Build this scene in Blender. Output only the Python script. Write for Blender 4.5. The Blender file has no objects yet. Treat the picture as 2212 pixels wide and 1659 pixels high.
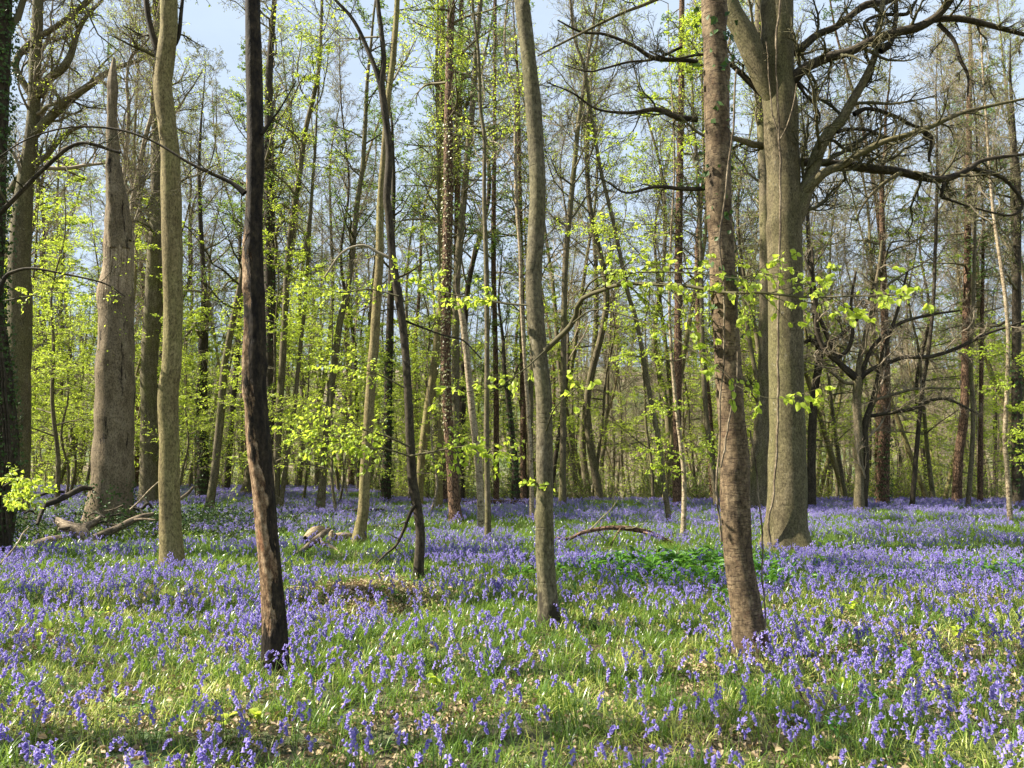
import bpy, math, numpy as np
from mathutils import Vector
R = math.radians
scene = bpy.context.scene
col = scene.collection
rng = np.random.default_rng(7)

# ------------------------------------------------------------------ camera
F = 1671.0                     # focal length for a 2212 px wide frame
CX, CY, HY = 1106.0, 829.5, 994.0
PITCH = math.atan((HY - CY) / F)
CAMZ = 1.6
cam = bpy.data.objects.new('camera', bpy.data.cameras.new('camera'))
col.objects.link(cam)
cam.location = (0, 0, CAMZ)
cam.rotation_euler = (R(90) + PITCH, 0, 0)
cam.data.sensor_width = 36.0
cam.data.lens = 36.0 * F / 2212.0
cam.data.clip_start = 0.05
cam.data.clip_end = 6000
scene.camera = cam

# ------------------------------------------------------------------ light
SUN = Vector((-1.0, 0.02, 0.98)).normalized()
EL = math.asin(SUN.z)
sun = bpy.data.objects.new('sun', bpy.data.lights.new('sun', 'SUN'))
col.objects.link(sun)
sun.data.energy = 5.0
sun.data.angle = R(0.53)
sun.data.color = (1.0, 0.93, 0.80)
sun.rotation_euler = SUN.to_track_quat('Z', 'Y').to_euler()
sun.location = (-40, -20, 60)

world = bpy.data.worlds.new('World')
scene.world = world
world.use_nodes = True
nt = world.node_tree
bg = nt.nodes['Background']
sky = nt.nodes.new('ShaderNodeTexSky')
sky.sky_type = 'NISHITA'
sky.sun_disc = False
sky.sun_elevation = EL
sky.sun_rotation = math.atan2(SUN.x, SUN.y) % (2 * math.pi)
sky.air_density = 1.0
sky.dust_density = 1.5
sky.ozone_density = 1.5
tc = nt.nodes.new('ShaderNodeTexCoord')
mp = nt.nodes.new('ShaderNodeMapping'); mp.inputs['Scale'].default_value = (1.2, 1.2, 3.5)
nz = nt.nodes.new('ShaderNodeTexNoise'); nz.inputs['Scale'].default_value = 2.2
nz.inputs['Detail'].default_value = 7; nz.inputs['Roughness'].default_value = 0.62
rp = nt.nodes.new('ShaderNodeValToRGB')
rp.color_ramp.elements[0].position = 0.36; rp.color_ramp.elements[0].color = (0.84, 0.84, 0.84, 1)
rp.color_ramp.elements[1].position = 0.62; rp.color_ramp.elements[1].color = (1, 1, 1, 1)
mx = nt.nodes.new('ShaderNodeMix'); mx.data_type = 'RGBA'
mx.inputs['B'].default_value = (4.4, 5.3, 6.5, 1)
nt.links.new(tc.outputs['Generated'], mp.inputs['Vector'])
nt.links.new(mp.outputs['Vector'], nz.inputs['Vector'])
nt.links.new(nz.outputs['Fac'], rp.inputs['Fac'])
nt.links.new(rp.outputs['Color'], mx.inputs['Factor'])
nt.links.new(sky.outputs['Color'], mx.inputs['A'])
nt.links.new(mx.outputs['Result'], bg.inputs['Color'])
bg.inputs['Strength'].default_value = 0.05

vs = scene.view_settings
vs.view_transform = 'Standard'
vs.look = 'None'
vs.exposure = 1.75
vs.gamma = 1.0
cy = scene.cycles
cy.max_bounces = 6; cy.diffuse_bounces = 3; cy.glossy_bounces = 1
cy.transmission_bounces = 3; cy.transparent_max_bounces = 4; cy.volume_bounces = 0
cy.caustics_reflective = False; cy.caustics_refractive = False
cy.use_adaptive_sampling = True; cy.adaptive_threshold = 0.02
cy.use_denoising = True

# ------------------------------------------------------------------ helpers
def at(px, py, d):
    """the point that stands d metres ahead on the line through a spot of the photo"""
    x = (px - CX) / F; y = (CY - py) / F
    c, s = math.cos(PITCH), math.sin(PITCH)
    dy, dz = c - y * s, s + y * c
    k = d / dy
    return np.array([x * k, d, CAMZ + dz * k])

def sm(t):
    t = np.clip(t, 0, 1); return t * t * (3 - 2 * t)

_vt = np.random.default_rng(3).random((256, 256))
def vnoise(x, y, s, off=0.0):
    x = np.asarray(x) * s + 37.3 + off; y = np.asarray(y) * s + 91.7 + off * 1.7
    xi = np.floor(x).astype(int); yi = np.floor(y).astype(int)
    fx = sm(x - xi); fy = sm(y - yi)
    g = lambda a, b: _vt[a % 256, b % 256]
    return (g(xi, yi) * (1 - fx) + g(xi + 1, yi) * fx) * (1 - fy) + (g(xi, yi + 1) * (1 - fx) + g(xi + 1, yi + 1) * fx) * fy

def fbm(x, y, s, off=0.0):
    return (vnoise(x, y, s, off) + .5 * vnoise(x, y, s * 2.1, off + 5) + .25 * vnoise(x, y, s * 4.3, off + 9)) / 1.75

def terrain(x, y):
    x = np.asarray(x, float); y = np.asarray(y, float)
    c = 27.5 + 15 * sm((-x - 3) / 7)
    s = np.maximum(y - c, 0)
    z = -7.0 * sm(s / 48) - 0.02 * np.minimum(s, 40)
    z = z + 38.0 * sm((y - 78) / 165) + 8 * sm((y - 240) / 500)
    z = z + (fbm(x, y, 0.02) - .5) * 5 * sm((y - 80) / 80)
    near = 1 - sm((y - 40) / 60)
    z = z + near * ((vnoise(x, y, 0.5) - .5) * 0.10 + (vnoise(x, y, 1.9) - .5) * 0.05)
    z = z + 0.17 * np.exp(-((x + 1.75) ** 2 / 0.42 + (y - 9.1) ** 2 / 0.5))
    for hx, hy, hr in ((-1.82, 5.95, .10), (1.98, 6.4, .14), (.36, 7.45, .10), (4.84, 13.6, .5), (-4.87, 11, .15), (-1.25, 10.3, .08)):
        z = z + .055 * np.exp(-((x - hx) ** 2 + (y - hy) ** 2) / hr)
    return z

def nrmz(v):
    return v / np.maximum(np.linalg.norm(v, axis=-1, keepdims=True), 1e-9)

class Geo:
    def __init__(s): s.V = []; s.F = []; s.n = 0; s.B = []; s.hasB = False
    def add(s, V, Fc, mat=0, var=None, bark=None, smooth=True):
        V = np.asarray(V, np.float32).reshape(-1, 3); Fc = np.asarray(Fc, np.int64)
        if var is None: var = np.full(len(Fc), .5)
        s.F.append((Fc + s.n, mat, np.asarray(var, np.float32), smooth))
        s.V.append(V); s.n += len(V)
        if bark is not None: s.hasB = True
        s.B.append(np.zeros_like(V) if bark is None else np.asarray(bark, np.float32).reshape(-1, 3))
    def build(s, name, mats, parent=None, loc=None):
        me = bpy.data.meshes.new(name)
        V = np.concatenate(s.V)
        if loc is not None: V = V - np.asarray(loc, np.float32)
        me.vertices.add(len(V)); me.vertices.foreach_set('co', V.ravel())
        lv = np.concatenate([f[0].ravel() for f in s.F])
        tot = np.concatenate([np.full(len(f[0]), f[0].shape[1]) for f in s.F])
        st = np.concatenate([[0], np.cumsum(tot)[:-1]])
        me.loops.add(len(lv)); me.loops.foreach_set('vertex_index', lv.astype(np.int32))
        me.polygons.add(len(tot)); me.polygons.foreach_set('loop_start', st.astype(np.int32))
        me.polygons.foreach_set('material_index', np.concatenate([np.full(len(f[0]), f[1]) for f in s.F]).astype(np.int32))
        me.polygons.foreach_set('use_smooth', np.concatenate([np.full(len(f[0]), f[3]) for f in s.F]))
        a = me.attributes.new('var', 'FLOAT', 'FACE'); a.data.foreach_set('value', np.concatenate([f[2] for f in s.F]))
        if s.hasB:
            b = me.attributes.new('bark', 'FLOAT_VECTOR', 'POINT'); b.data.foreach_set('vector', np.concatenate(s.B).ravel())
        for m in (mats if isinstance(mats, (list, tuple)) else [mats]): me.materials.append(m)
        me.update(calc_edges=True)
        o = bpy.data.objects.new(name, me)
        if parent != 'none': col.objects.link(o)
        if parent is not None and parent != 'none': o.parent = parent
        return o

def thing(name, label, cat, loc=(0, 0, 0), group=None):
    o = bpy.data.objects.new(name, None); col.objects.link(o)
    o.empty_display_size = 0.3; o.location = [float(v) for v in loc]
    o['label'] = label; o['category'] = cat
    if group: o['group'] = group
    return o

def tubes(geo, P, Rr, S=3, mat=0, var=None):
    """many strands at once: P[N,K,3], Rr[N,K]"""
    N, K = P.shape[:2]
    T = np.empty_like(P); T[:, 1:-1] = P[:, 2:] - P[:, :-2]; T[:, 0] = P[:, 1] - P[:, 0]; T[:, -1] = P[:, -1] - P[:, -2]
    T = nrmz(T)
    ref = np.where(np.abs(T[:, :1, 2:3]) > .8, np.array([1., 0, 0]), np.array([0., 0, 1.]))
    A = nrmz(np.cross(T, np.broadcast_to(ref, T.shape))); B = np.cross(T, A)
    th = np.arange(S) * 2 * math.pi / S
    V = P[:, :, None] + Rr[:, :, None, None] * (A[:, :, None] * np.cos(th)[:, None] + B[:, :, None] * np.sin(th)[:, None])
    i = np.arange(N)[:, None, None] * K * S; k = np.arange(K - 1)[None, :, None] * S; j = np.arange(S)[None, None]
    a = i + k + j; b = i + k + (j + 1) % S
    Fc = np.stack([a, b, b + S, a + S], -1).reshape(-1, 4)
    v = rng.random(N) if var is None else var
    geo.add(V.reshape(-1, 3), Fc, mat, np.repeat(v, (K - 1) * S))

def strands(O, D, L, r0, K, wig, up, tip=.25, flat=1.0, rmin=.002):
    N = len(O); P = np.empty((N, K, 3)); P[:, 0] = O; d = nrmz(D); p = O.copy()
    upv = np.array([0, 0, 1.0]) * up
    for k in range(1, K):
        w = rng.normal(size=(N, 3)) * wig; w[:, 2] *= flat
        d = nrmz(d + w + upv); p = p + d * (L / (K - 1))[:, None]; P[:, k] = p
    t = np.linspace(0, 1, K)
    Rr = np.maximum(r0[:, None] * (1 - (1 - tip) * t[None]), rmin)
    return P, Rr

def grow(P, Rr, n, tr, ang, lenf, K, wig, up, flat=1.0, rf=.6, rmin=.002, tape=.6, lmax=9):
    N, Kp = P.shape[:2]; M = N * n
    t = tr[0] + (tr[1] - tr[0]) * ((np.tile(np.arange(n), N) + rng.random(M)) / n)
    pi = np.repeat(np.arange(N), n); fi = t * (Kp - 1); i0 = np.minimum(fi.astype(int), Kp - 2); fr = (fi - i0)[:, None]
    A = P[pi, i0]; B = P[pi, i0 + 1]; O = A * (1 - fr) + B * fr; T = nrmz(B - A)
    v = rng.normal(size=(M, 3)); v[:, 2] *= flat; v -= (v * T).sum(1, keepdims=True) * T; v = nrmz(v)
    an = (ang * (0.75 + .5 * rng.random(M)))[:, None]
    D = T * np.cos(an) + v * np.sin(an)
    Lp = np.linalg.norm(np.diff(P, axis=1), axis=2).sum(1)[pi]
    L = np.minimum(Lp * lenf * (1 - tape * (t - tr[0]) / max(tr[1] - tr[0], .01)) * (0.55 + .7 * rng.random(M)), lmax)
    r0 = np.maximum(Rr[pi, i0] * rf, rmin)
    return strands(O, D, L, r0, K, wig, up, flat=flat, rmin=rmin)

def leaf_quads(geo, pos, axis, nrm, L, W=.62, mat=0, fold=.14, fine=False):
    N = len(pos); axis = nrmz(axis); side = nrmz(np.cross(axis, nrm)); nn = np.cross(side, axis)
    L = np.broadcast_to(L, (N,))[:, None]
    if not fine:
        V = np.stack([pos, pos + axis * L, pos + axis * L * .45 + side * L * W / 2 + nn * L * fold,
                      pos + axis * L * .45 - side * L * W / 2 + nn * L * fold], 1)
        b = np.arange(N)[:, None] * 4
        Fc = np.concatenate([b + [[0, 2, 1]], b + [[0, 1, 3]]], 1).reshape(-1, 3)
        geo.add(V.reshape(-1, 3), Fc, mat, np.repeat(rng.random(N), 2), smooth=False)
        return
    rows = [(0.0, 0.04, 0), (.18, .72, .02), (.42, 1.0, .03), (.68, .84, -.02), (.88, .45, -.09), (1.0, .03, -.16)]
    Vs = []
    for (t, w, dz) in rows:
        c = pos + axis * L * t + nn * L * dz
        for sx, up in ((-1, 1), (-.5, .35), (0, 0), (.5, .35), (1, 1)):
            Vs.append(c + side * L * W / 2 * w * sx + nn * L * fold * up * w)
    V = np.stack(Vs, 1); m = 5
    q = []
    for r in range(len(rows) - 1):
        for c in range(4): q.append([r * m + c, r * m + c + 1, (r + 1) * m + c + 1, (r + 1) * m + c])
    q = np.array(q); b = (np.arange(N) * V.shape[1])[:, None, None]
    geo.add(V.reshape(-1, 3), (b + q[None]).reshape(-1, 4), mat, np.repeat(rng.random(N), len(q)), smooth=True)

def leaves_on(geo, P, n, size, mat=1, droop=.25, up=.9, fine=False, t0=.1, W=.62, spread=.8):
    N, K = P.shape[:2]; M = N * n
    pi = np.repeat(np.arange(N), n); t = t0 + (1 - t0) * rng.random(M); fi = t * (K - 1)
    i0 = np.minimum(fi.astype(int), K - 2); fr = (fi - i0)[:, None]
    pos = P[pi, i0] * (1 - fr) + P[pi, i0 + 1] * fr
    T = nrmz(P[pi, i0 + 1] - P[pi, i0])
    w = rng.normal(size=(M, 3)) * spread; w[:, 2] *= .4
    ax = T + w; ax[:, 2] -= droop * (1 + rng.random(M)); ax = nrmz(ax)
    nr = rng.normal(size=(M, 3)) * (1 - up * .75); nr[:, 2] += up
    leaf_quads(geo, pos, ax, nr, size * (.6 + .6 * rng.random(M)), W=W, mat=mat, fine=fine)

# ------------------------------------------------------------------ materials
def newmat(name):
    m = bpy.data.materials.new(name); m.use_nodes = True
    m.node_tree.nodes.clear(); return m, m.node_tree
def N_(nt, t, **kw):
    n = nt.nodes.new('ShaderNode' + t)
    for k, v in kw.items():
        if k in n.inputs: n.inputs[k].default_value = v
        else: setattr(n, k, v)
    return n
def ramp(nt, src, stops):
    r = N_(nt, 'ValToRGB'); e = r.color_ramp.elements
    while len(e) < len(stops): e.new(.5)
    for el, (p, c) in zip(e, stops): el.position = p; el.color = (*c, 1) if len(c) == 3 else c
    nt.links.new(src, r.inputs['Fac']); return r.outputs['Color']
def mixc(nt, f, a, b, mode='MIX'):
    m = N_(nt, 'Mix', data_type='RGBA', blend_type=mode)
    for k, v in (('Factor', f), ('A', a), ('B', b)):
        if hasattr(v, 'is_linked') or hasattr(v, 'links'): nt.links.new(v, m.inputs[k])
        elif k == 'Factor': m.inputs[k].default_value = v
        else: m.inputs[k].default_value = (*v, 1)
    return m.outputs['Result']
def leafmat(name, a, b, trans, tcol, rough=.45, tr_=.4, spec=.35):
    m, nt = newmat(name)
    at_ = N_(nt, 'Attribute', attribute_name='var')
    oi = N_(nt, 'ObjectInfo')
    mm = N_(nt, 'Math', operation='MULTIPLY_ADD'); mm.inputs[1].default_value = .35
    nt.links.new(oi.outputs['Random'], mm.inputs[0])
    m2 = N_(nt, 'Math', operation='MULTIPLY'); m2.inputs[1].default_value = .65
    nt.links.new(at_.outputs['Fac'], m2.inputs[0]); nt.links.new(m2.outputs[0], mm.inputs[2])
    c = mixc(nt, mm.outputs[0], a, b)
    p = N_(nt, 'BsdfPrincipled', Roughness=rough); p.inputs['Specular IOR Level'].default_value = spec
    nt.links.new(c, p.inputs['Base Color'])
    t = N_(nt, 'BsdfTranslucent')
    tc_ = mixc(nt, mm.outputs[0], tuple(x * .85 for x in tcol), tcol)
    nt.links.new(tc_, t.inputs['Color'])
    s = N_(nt, 'MixShader'); s.inputs[0].default_value = tr_
    nt.links.new(p.outputs[0], s.inputs[1]); nt.links.new(t.outputs[0], s.inputs[2])
    o = N_(nt, 'OutputMaterial'); nt.links.new(s.outputs[0], o.inputs[0])
    return m
lime = leafmat('lime_leaf', (.22, .33, .03), (.44, .50, .07), .4, (.66, .80, .08), tr_=.52)
green = leafmat('green_leaf', (.07, .13, .02), (.16, .24, .04), .4, (.28, .42, .05))
larchm = leafmat('larch_needles', (.12, .22, .06), (.23, .34, .09), .4, (.3, .48, .1), rough=.7)
bud = leafmat('opening_leaf', (.17, .2, .04), (.33, .33, .09), .4, (.45, .5, .1))
ivym = leafmat('ivy_leaf', (.025, .06, .014), (.075, .125, .03), .2, (.06, .12, .02), rough=.5, tr_=.15, spec=.2)
ivyd = leafmat('pale_ivy_leaf', (.15, .17, .06), (.34, .31, .15), .2, (.2, .25, .06), rough=.4, tr_=.15, spec=.5)
blade = leafmat('blade', (.03, .08, .012), (.16, .25, .035), .4, (.26, .40, .045), rough=.3, tr_=.35, spec=.5)
blade2 = leafmat('yellow_blade', (.28, .34, .06), (.46, .48, .13), .4, (.5, .6, .1), rough=.4, tr_=.35)
petal = leafmat('bluebell_petal', (.10, .078, .31), (.42, .35, .72), .4, (.42, .33, .86), rough=.5, tr_=.4)
stemm = leafmat('flower_stem', (.12, .19, .05), (.2, .24, .09), .4, (.2, .3, .06), tr_=.2)
mercury = leafmat('broad_leaf', (.04, .12, .02), (.10, .23, .035), .4, (.18, .4, .04), rough=.35)
litterm = leafmat('dead_leaf', (.11, .07, .035), (.46, .36, .20), .2, (.36, .25, .1), rough=.6, tr_=.12)

def barkmat(name, cols, scale=(6, 6, 2), detail=6, bump=.4, extra=None, rough=.85, dist=.01, foot=0):
    """cols: ramp stops over stretched noise in the trunk's own round-and-along coordinates"""
    m, nt = newmat(name)
    a = N_(nt, 'Attribute', attribute_name='bark')
    oi = N_(nt, 'ObjectInfo')
    va = N_(nt, 'VectorMath', operation='ADD'); nt.links.new(a.outputs['Vector'], va.inputs[0]); nt.links.new(oi.outputs['Location'], va.inputs[1])
    mp = N_(nt, 'Mapping'); mp.inputs['Scale'].default_value = scale; nt.links.new(va.outputs[0], mp.inputs['Vector'])
    n = N_(nt, 'TexNoise', Scale=1.0, Detail=detail, Roughness=.62, Distortion=.3); nt.links.new(mp.outputs[0], n.inputs['Vector'])
    c = ramp(nt, n.outputs['Fac'], cols)
    h = n.outputs['Fac']
    if extra: c, h = extra(nt, va.outputs[0], c, h)
    grain = ramp(nt, noise_at(nt, va.outputs[0], (38, 38, 22), detail=6, rough=.75), [(.36, (.26, .24, .2)), (.5, (.7, .68, .62)), (.66, (1.15, 1.1, 1.0))])
    c = mixc(nt, 1.0, c, grain, 'MULTIPLY')
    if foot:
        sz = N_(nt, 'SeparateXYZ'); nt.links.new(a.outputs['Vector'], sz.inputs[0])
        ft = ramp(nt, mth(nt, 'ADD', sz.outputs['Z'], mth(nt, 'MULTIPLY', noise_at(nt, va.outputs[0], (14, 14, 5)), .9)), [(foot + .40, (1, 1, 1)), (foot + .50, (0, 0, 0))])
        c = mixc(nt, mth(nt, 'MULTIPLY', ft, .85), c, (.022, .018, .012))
    p = N_(nt, 'BsdfPrincipled', Roughness=rough); p.inputs['Specular IOR Level'].default_value = .2
    nt.links.new(c, p.inputs['Base Color'])
    b = N_(nt, 'Bump', Strength=bump, Distance=dist); nt.links.new(h, b.inputs['Height']); nt.links.new(b.outputs[0], p.inputs['Normal'])
    o = N_(nt, 'OutputMaterial'); nt.links.new(p.outputs[0], o.inputs[0])
    return m
def noise_at(nt, v, scale, s=1.0, detail=4, rough=.6, dis=0.0):
    mp = N_(nt, 'Mapping'); mp.inputs['Scale'].default_value = scale; nt.links.new(v, mp.inputs['Vector'])
    n = N_(nt, 'TexNoise', Scale=s, Detail=detail, Roughness=rough, Distortion=dis); nt.links.new(mp.outputs[0], n.inputs['Vector'])
    return n.outputs['Fac']
def mth(nt, op, a, b=None, c=None):
    m = N_(nt, 'Math', operation=op)
    for i, v in enumerate((a, b, c)):
        if v is None: continue
        if hasattr(v, 'links'): nt.links.new(v, m.inputs[i])
        else: m.inputs[i].default_value = v
    return m.outputs[0]

def x_beech(nt, v, c, h):
    alg = ramp(nt, noise_at(nt, v, (1.5, 1.5, .5)), [(.42, (0, 0, 0)), (.62, (1, 1, 1))])
    c = mixc(nt, mth(nt, 'MULTIPLY', alg, .6), c, (.15, .145, .06))
    lines = ramp(nt, noise_at(nt, v, (3, 3, 34), detail=3, dis=.6), [(.60, (0, 0, 0)), (.68, (1, 1, 1))])
    c = mixc(nt, mth(nt, 'MULTIPLY', lines, .42), c, (.075, .065, .04))
    pale = ramp(nt, noise_at(nt, v, (14, 14, 9), detail=6), [(.62, (0, 0, 0)), (.75, (1, 1, 1))])
    c = mixc(nt, mth(nt, 'MULTIPLY', pale, .5), c, (.44, .42, .36))
    dk = ramp(nt, noise_at(nt, v, (4, 4, 1.2), detail=6), [(.6, (0, 0, 0)), (.78, (1, 1, 1))])
    c = mixc(nt, mth(nt, 'MULTIPLY', dk, .55), c, (.06, .055, .035))
    return c, mth(nt, 'SUBTRACT', h, mth(nt, 'MULTIPLY', lines, .35))
beech = barkmat('beech_bark', [(.25, (.075, .062, .036)), (.55, (.155, .13, .078)), (.8, (.25, .21, .135))], (5, 5, 2.5), extra=x_beech, bump=.5, dist=.02)
def x_pale(nt, v, c, h):
    cr = ramp(nt, noise_at(nt, v, (60, 60, 6), detail=4), [(.36, (1, 1, 1)), (.48, (0, 0, 0))])
    c = mixc(nt, mth(nt, 'MULTIPLY', cr, .55), c, (.15, .12, .05))
    al = ramp(nt, noise_at(nt, v, (3, 3, 1)), [(.45, (0, 0, 0)), (.65, (1, 1, 1))])
    c = mixc(nt, mth(nt, 'MULTIPLY', al, .5), c, (.3, .29, .11))
    dk = ramp(nt, noise_at(nt, v, (5, 5, 7), detail=5), [(.66, (0, 0, 0)), (.76, (1, 1, 1))])
    c = mixc(nt, mth(nt, 'MULTIPLY', dk, .5), c, (.13, .1, .05))
    return c, mth(nt, 'SUBTRACT', h, mth(nt, 'MULTIPLY', cr, .4))
pale = barkmat('pale_smooth_bark', [(.3, (.17, .135, .065)), (.6, (.29, .24, .12)), (.8, (.38, .32, .18))], (7, 7, 3), extra=x_pale, bump=.45, dist=.012)
def x_cherry(nt, v, c, h):
    l1 = ramp(nt, noise_at(nt, v, (13, 13, 80), detail=4, rough=.6, dis=.5), [(.55, (0, 0, 0)), (.63, (1, 1, 1))])
    l2 = ramp(nt, noise_at(nt, v, (9, 9, 150), detail=3, rough=.6, dis=.5), [(.54, (0, 0, 0)), (.66, (1, 1, 1))])
    c = mixc(nt, mth(nt, 'MULTIPLY', l1, .75), c, (.06, .037, .027))
    c = mixc(nt, mth(nt, 'MULTIPLY', l2, .5), c, (.09, .055, .04))
    r = ramp(nt, noise_at(nt, v, (5, 5, 3), detail=7, rough=.75), [(.6, (0, 0, 0)), (.68, (1, 1, 1))])
    c = mixc(nt, mth(nt, 'MULTIPLY', r, .7), c, (.13, .06, .035))
    bl = ramp(nt, noise_at(nt, v, (5, 5, 2.2), detail=6, rough=.7), [(.50, (0, 0, 0)), (.62, (1, 1, 1))])
    c = mixc(nt, mth(nt, 'MULTIPLY', bl, .7), c, (.055, .04, .027))
    return c, mth(nt, 'SUBTRACT', h, l1)
cherry = barkmat('cherry_bark', [(.3, (.09, .06, .036)), (.5, (.19, .14, .086)), (.72, (.33, .26, .17))], (6, 6, 5), extra=x_cherry, bump=.6, dist=.012)
def x_black(nt, v, c, h):
    sp = N_(nt, 'SeparateXYZ'); a = N_(nt, 'Attribute', attribute_name='bark'); nt.links.new(a.outputs['Vector'], sp.inputs[0])
    big = noise_at(nt, v, (11, 11, 2.6), detail=6, rough=.7)
    side = mth(nt, 'MULTIPLY', sp.outputs['X'], -2.0)           # the bark has come away on one side
    hh = mth(nt, 'MULTIPLY', mth(nt, 'MINIMUM', mth(nt, 'SUBTRACT', 2.3, sp.outputs['Z']), 1.2), .08)
    f = mth(nt, 'ADD', mth(nt, 'ADD', big, side), hh)
    peel = ramp(nt, f, [(.50, (0, 0, 0)), (.54, (1, 1, 1))])
    foot = ramp(nt, mth(nt, 'ADD', sp.outputs['Z'], mth(nt, 'MULTIPLY', noise_at(nt, v, (9, 9, 3)), .7)), [(.80, (0, 0, 0)), (.86, (1, 1, 1))])
    peel = mth(nt, 'MULTIPLY', peel, foot)
    tan = ramp(nt, noise_at(nt, v, (22, 22, 14), detail=7, rough=.75), [(.38, (.09, .05, .028)), (.5, (.26, .17, .10)), (.66, (.46, .35, .24))])
    red = ramp(nt, noise_at(nt, v, (5, 5, 2.4), detail=3), [(.64, (0, 0, 0)), (.68, (1, 1, 1))])
    tan = mixc(nt, mth(nt, 'MULTIPLY', red, .6), tan, (.28, .12, .06))
    return mixc(nt, peel, c, tan), mth(nt, 'SUBTRACT', mth(nt, 'MULTIPLY', h, .6), mth(nt, 'MULTIPLY', peel, .7))
black = barkmat('peeling_dark_bark', [(.35, (.012, .009, .007)), (.6, (.05, .038, .025)), (.8, (.11, .085, .05))], (20, 20, 7), extra=x_black, bump=1.0, dist=.02)
def x_snag(nt, v, c, h):
    cr = ramp(nt, noise_at(nt, v, (5, 5, 1.0), detail=7, rough=.7), [(.60, (0, 0, 0)), (.645, (1, 1, 1))])
    c = mixc(nt, cr, c, (.035, .025, .018))
    sp = N_(nt, 'SeparateXYZ'); a = N_(nt, 'Attribute', attribute_name='bark'); nt.links.new(a.outputs['Vector'], sp.inputs[0])
    wood = ramp(nt, mth(nt, 'ADD', sp.outputs['Z'], mth(nt, 'MULTIPLY', noise_at(nt, v, (3, 3, .7)), 4)), [(.55, (0, 0, 0)), (.6, (1, 1, 1))])
    wz = mth(nt, 'GREATER_THAN', mth(nt, 'ADD', sp.outputs['Z'], mth(nt, 'MULTIPLY', noise_at(nt, v, (2.5, 2.5, .6)), 4)), 7.6)
    wc = ramp(nt, noise_at(nt, v, (34, 34, 1.6), detail=5), [(.35, (.13, .09, .055)), (.5, (.36, .28, .19)), (.7, (.5, .41, .3))])
    return mixc(nt, wz, c, wc), mth(nt, 'SUBTRACT', h, cr)
snagm = barkmat('dead_beech_bark', [(.3, (.11, .083, .05)), (.55, (.24, .19, .125)), (.8, (.36, .30, .21))], (4, 4, 2), extra=x_snag, bump=.9, dist=.03)
def x_rough(nt, v, c, h):
    mp = N_(nt, 'Mapping'); mp.inputs['Scale'].default_value = (20, 20, 6); nt.links.new(v, mp.inputs['Vector'])
    vo = N_(nt, 'TexVoronoi', feature='DISTANCE_TO_EDGE', Scale=1.0); nt.links.new(mp.outputs[0], vo.inputs['Vector'])
    e = ramp(nt, vo.outputs['Distance'], [(.03, (1, 1, 1)), (.14, (0, 0, 0))])
    return mixc(nt, mth(nt, 'MULTIPLY', e, .8), c, (.035, .022, .016)), mth(nt, 'SUBTRACT', h, e)
larchb = barkmat('larch_bark', [(.3, (.15, .09, .06)), (.55, (.27, .17, .11)), (.8, (.38, .27, .19))], (9, 9, 4), extra=x_rough, bump=.9, dist=.02)
def x_moss(nt, v, c, h):
    al = ramp(nt, noise_at(nt, v, (2.2, 2.2, .9), detail=6), [(.46, (0, 0, 0)), (.66, (1, 1, 1))])
    return mixc(nt, mth(nt, 'MULTIPLY', al, .6), c, (.15, .155, .045)), h
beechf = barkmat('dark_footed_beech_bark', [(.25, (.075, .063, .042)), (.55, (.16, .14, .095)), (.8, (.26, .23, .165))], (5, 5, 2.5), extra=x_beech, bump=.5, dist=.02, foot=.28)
greybark = barkmat('grey_bark', [(.3, (.085, .07, .045)), (.55, (.19, .16, .105)), (.8, (.3, .26, .18))], (12, 12, 4), extra=x_moss, bump=.6, dist=.01)
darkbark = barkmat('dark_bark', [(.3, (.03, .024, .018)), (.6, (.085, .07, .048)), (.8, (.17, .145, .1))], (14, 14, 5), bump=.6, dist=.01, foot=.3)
birchb = barkmat('cracked_pale_bark', [(.36, (.10, .07, .05)), (.46, (.36, .29, .2)), (.7, (.52, .45, .34))], (11, 11, 22), bump=.5, dist=.01)
deadwood = barkmat('dead_wood', [(.32, (.05, .037, .025)), (.5, (.19, .15, .105)), (.72, (.38, .32, .24))], (16, 16, 5), bump=1.0, dist=.01)
cutwood = barkmat('split_wood', [(.3, (.16, .11, .06)), (.55, (.40, .32, .2)), (.8, (.6, .52, .38))], (40, 40, 4), bump=.4, dist=.006)

def flatmat(name, a, b, rough=.85):
    m, nt = newmat(name)
    at_ = N_(nt, 'Attribute', attribute_name='var')
    c = mixc(nt, at_.outputs['Fac'], a, b)
    g = N_(nt, 'TexCoord'); n = noise_at(nt, g.outputs['Object'], (3, 3, 3), detail=3)
    c = mixc(nt, mth(nt, 'MULTIPLY', n, .5), c, (.13, .13, .045))
    p = N_(nt, 'BsdfPrincipled', Roughness=rough); p.inputs['Specular IOR Level'].default_value = .2
    nt.links.new(c, p.inputs['Base Color'])
    o = N_(nt, 'OutputMaterial'); nt.links.new(p.outputs[0], o.inputs[0]); return m
twig = flatmat('twig_bark', (.075, .06, .04), (.24, .20, .135))
twigv = flatmat('purple_twig_bark', (.15, .115, .085), (.34, .27, .20))
twigd = flatmat('dark_twig_bark', (.025, .02, .014), (.08, .065, .04))
twigp = flatmat('pale_twig_bark', (.22, .18, .13), (.42, .35, .26))

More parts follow.
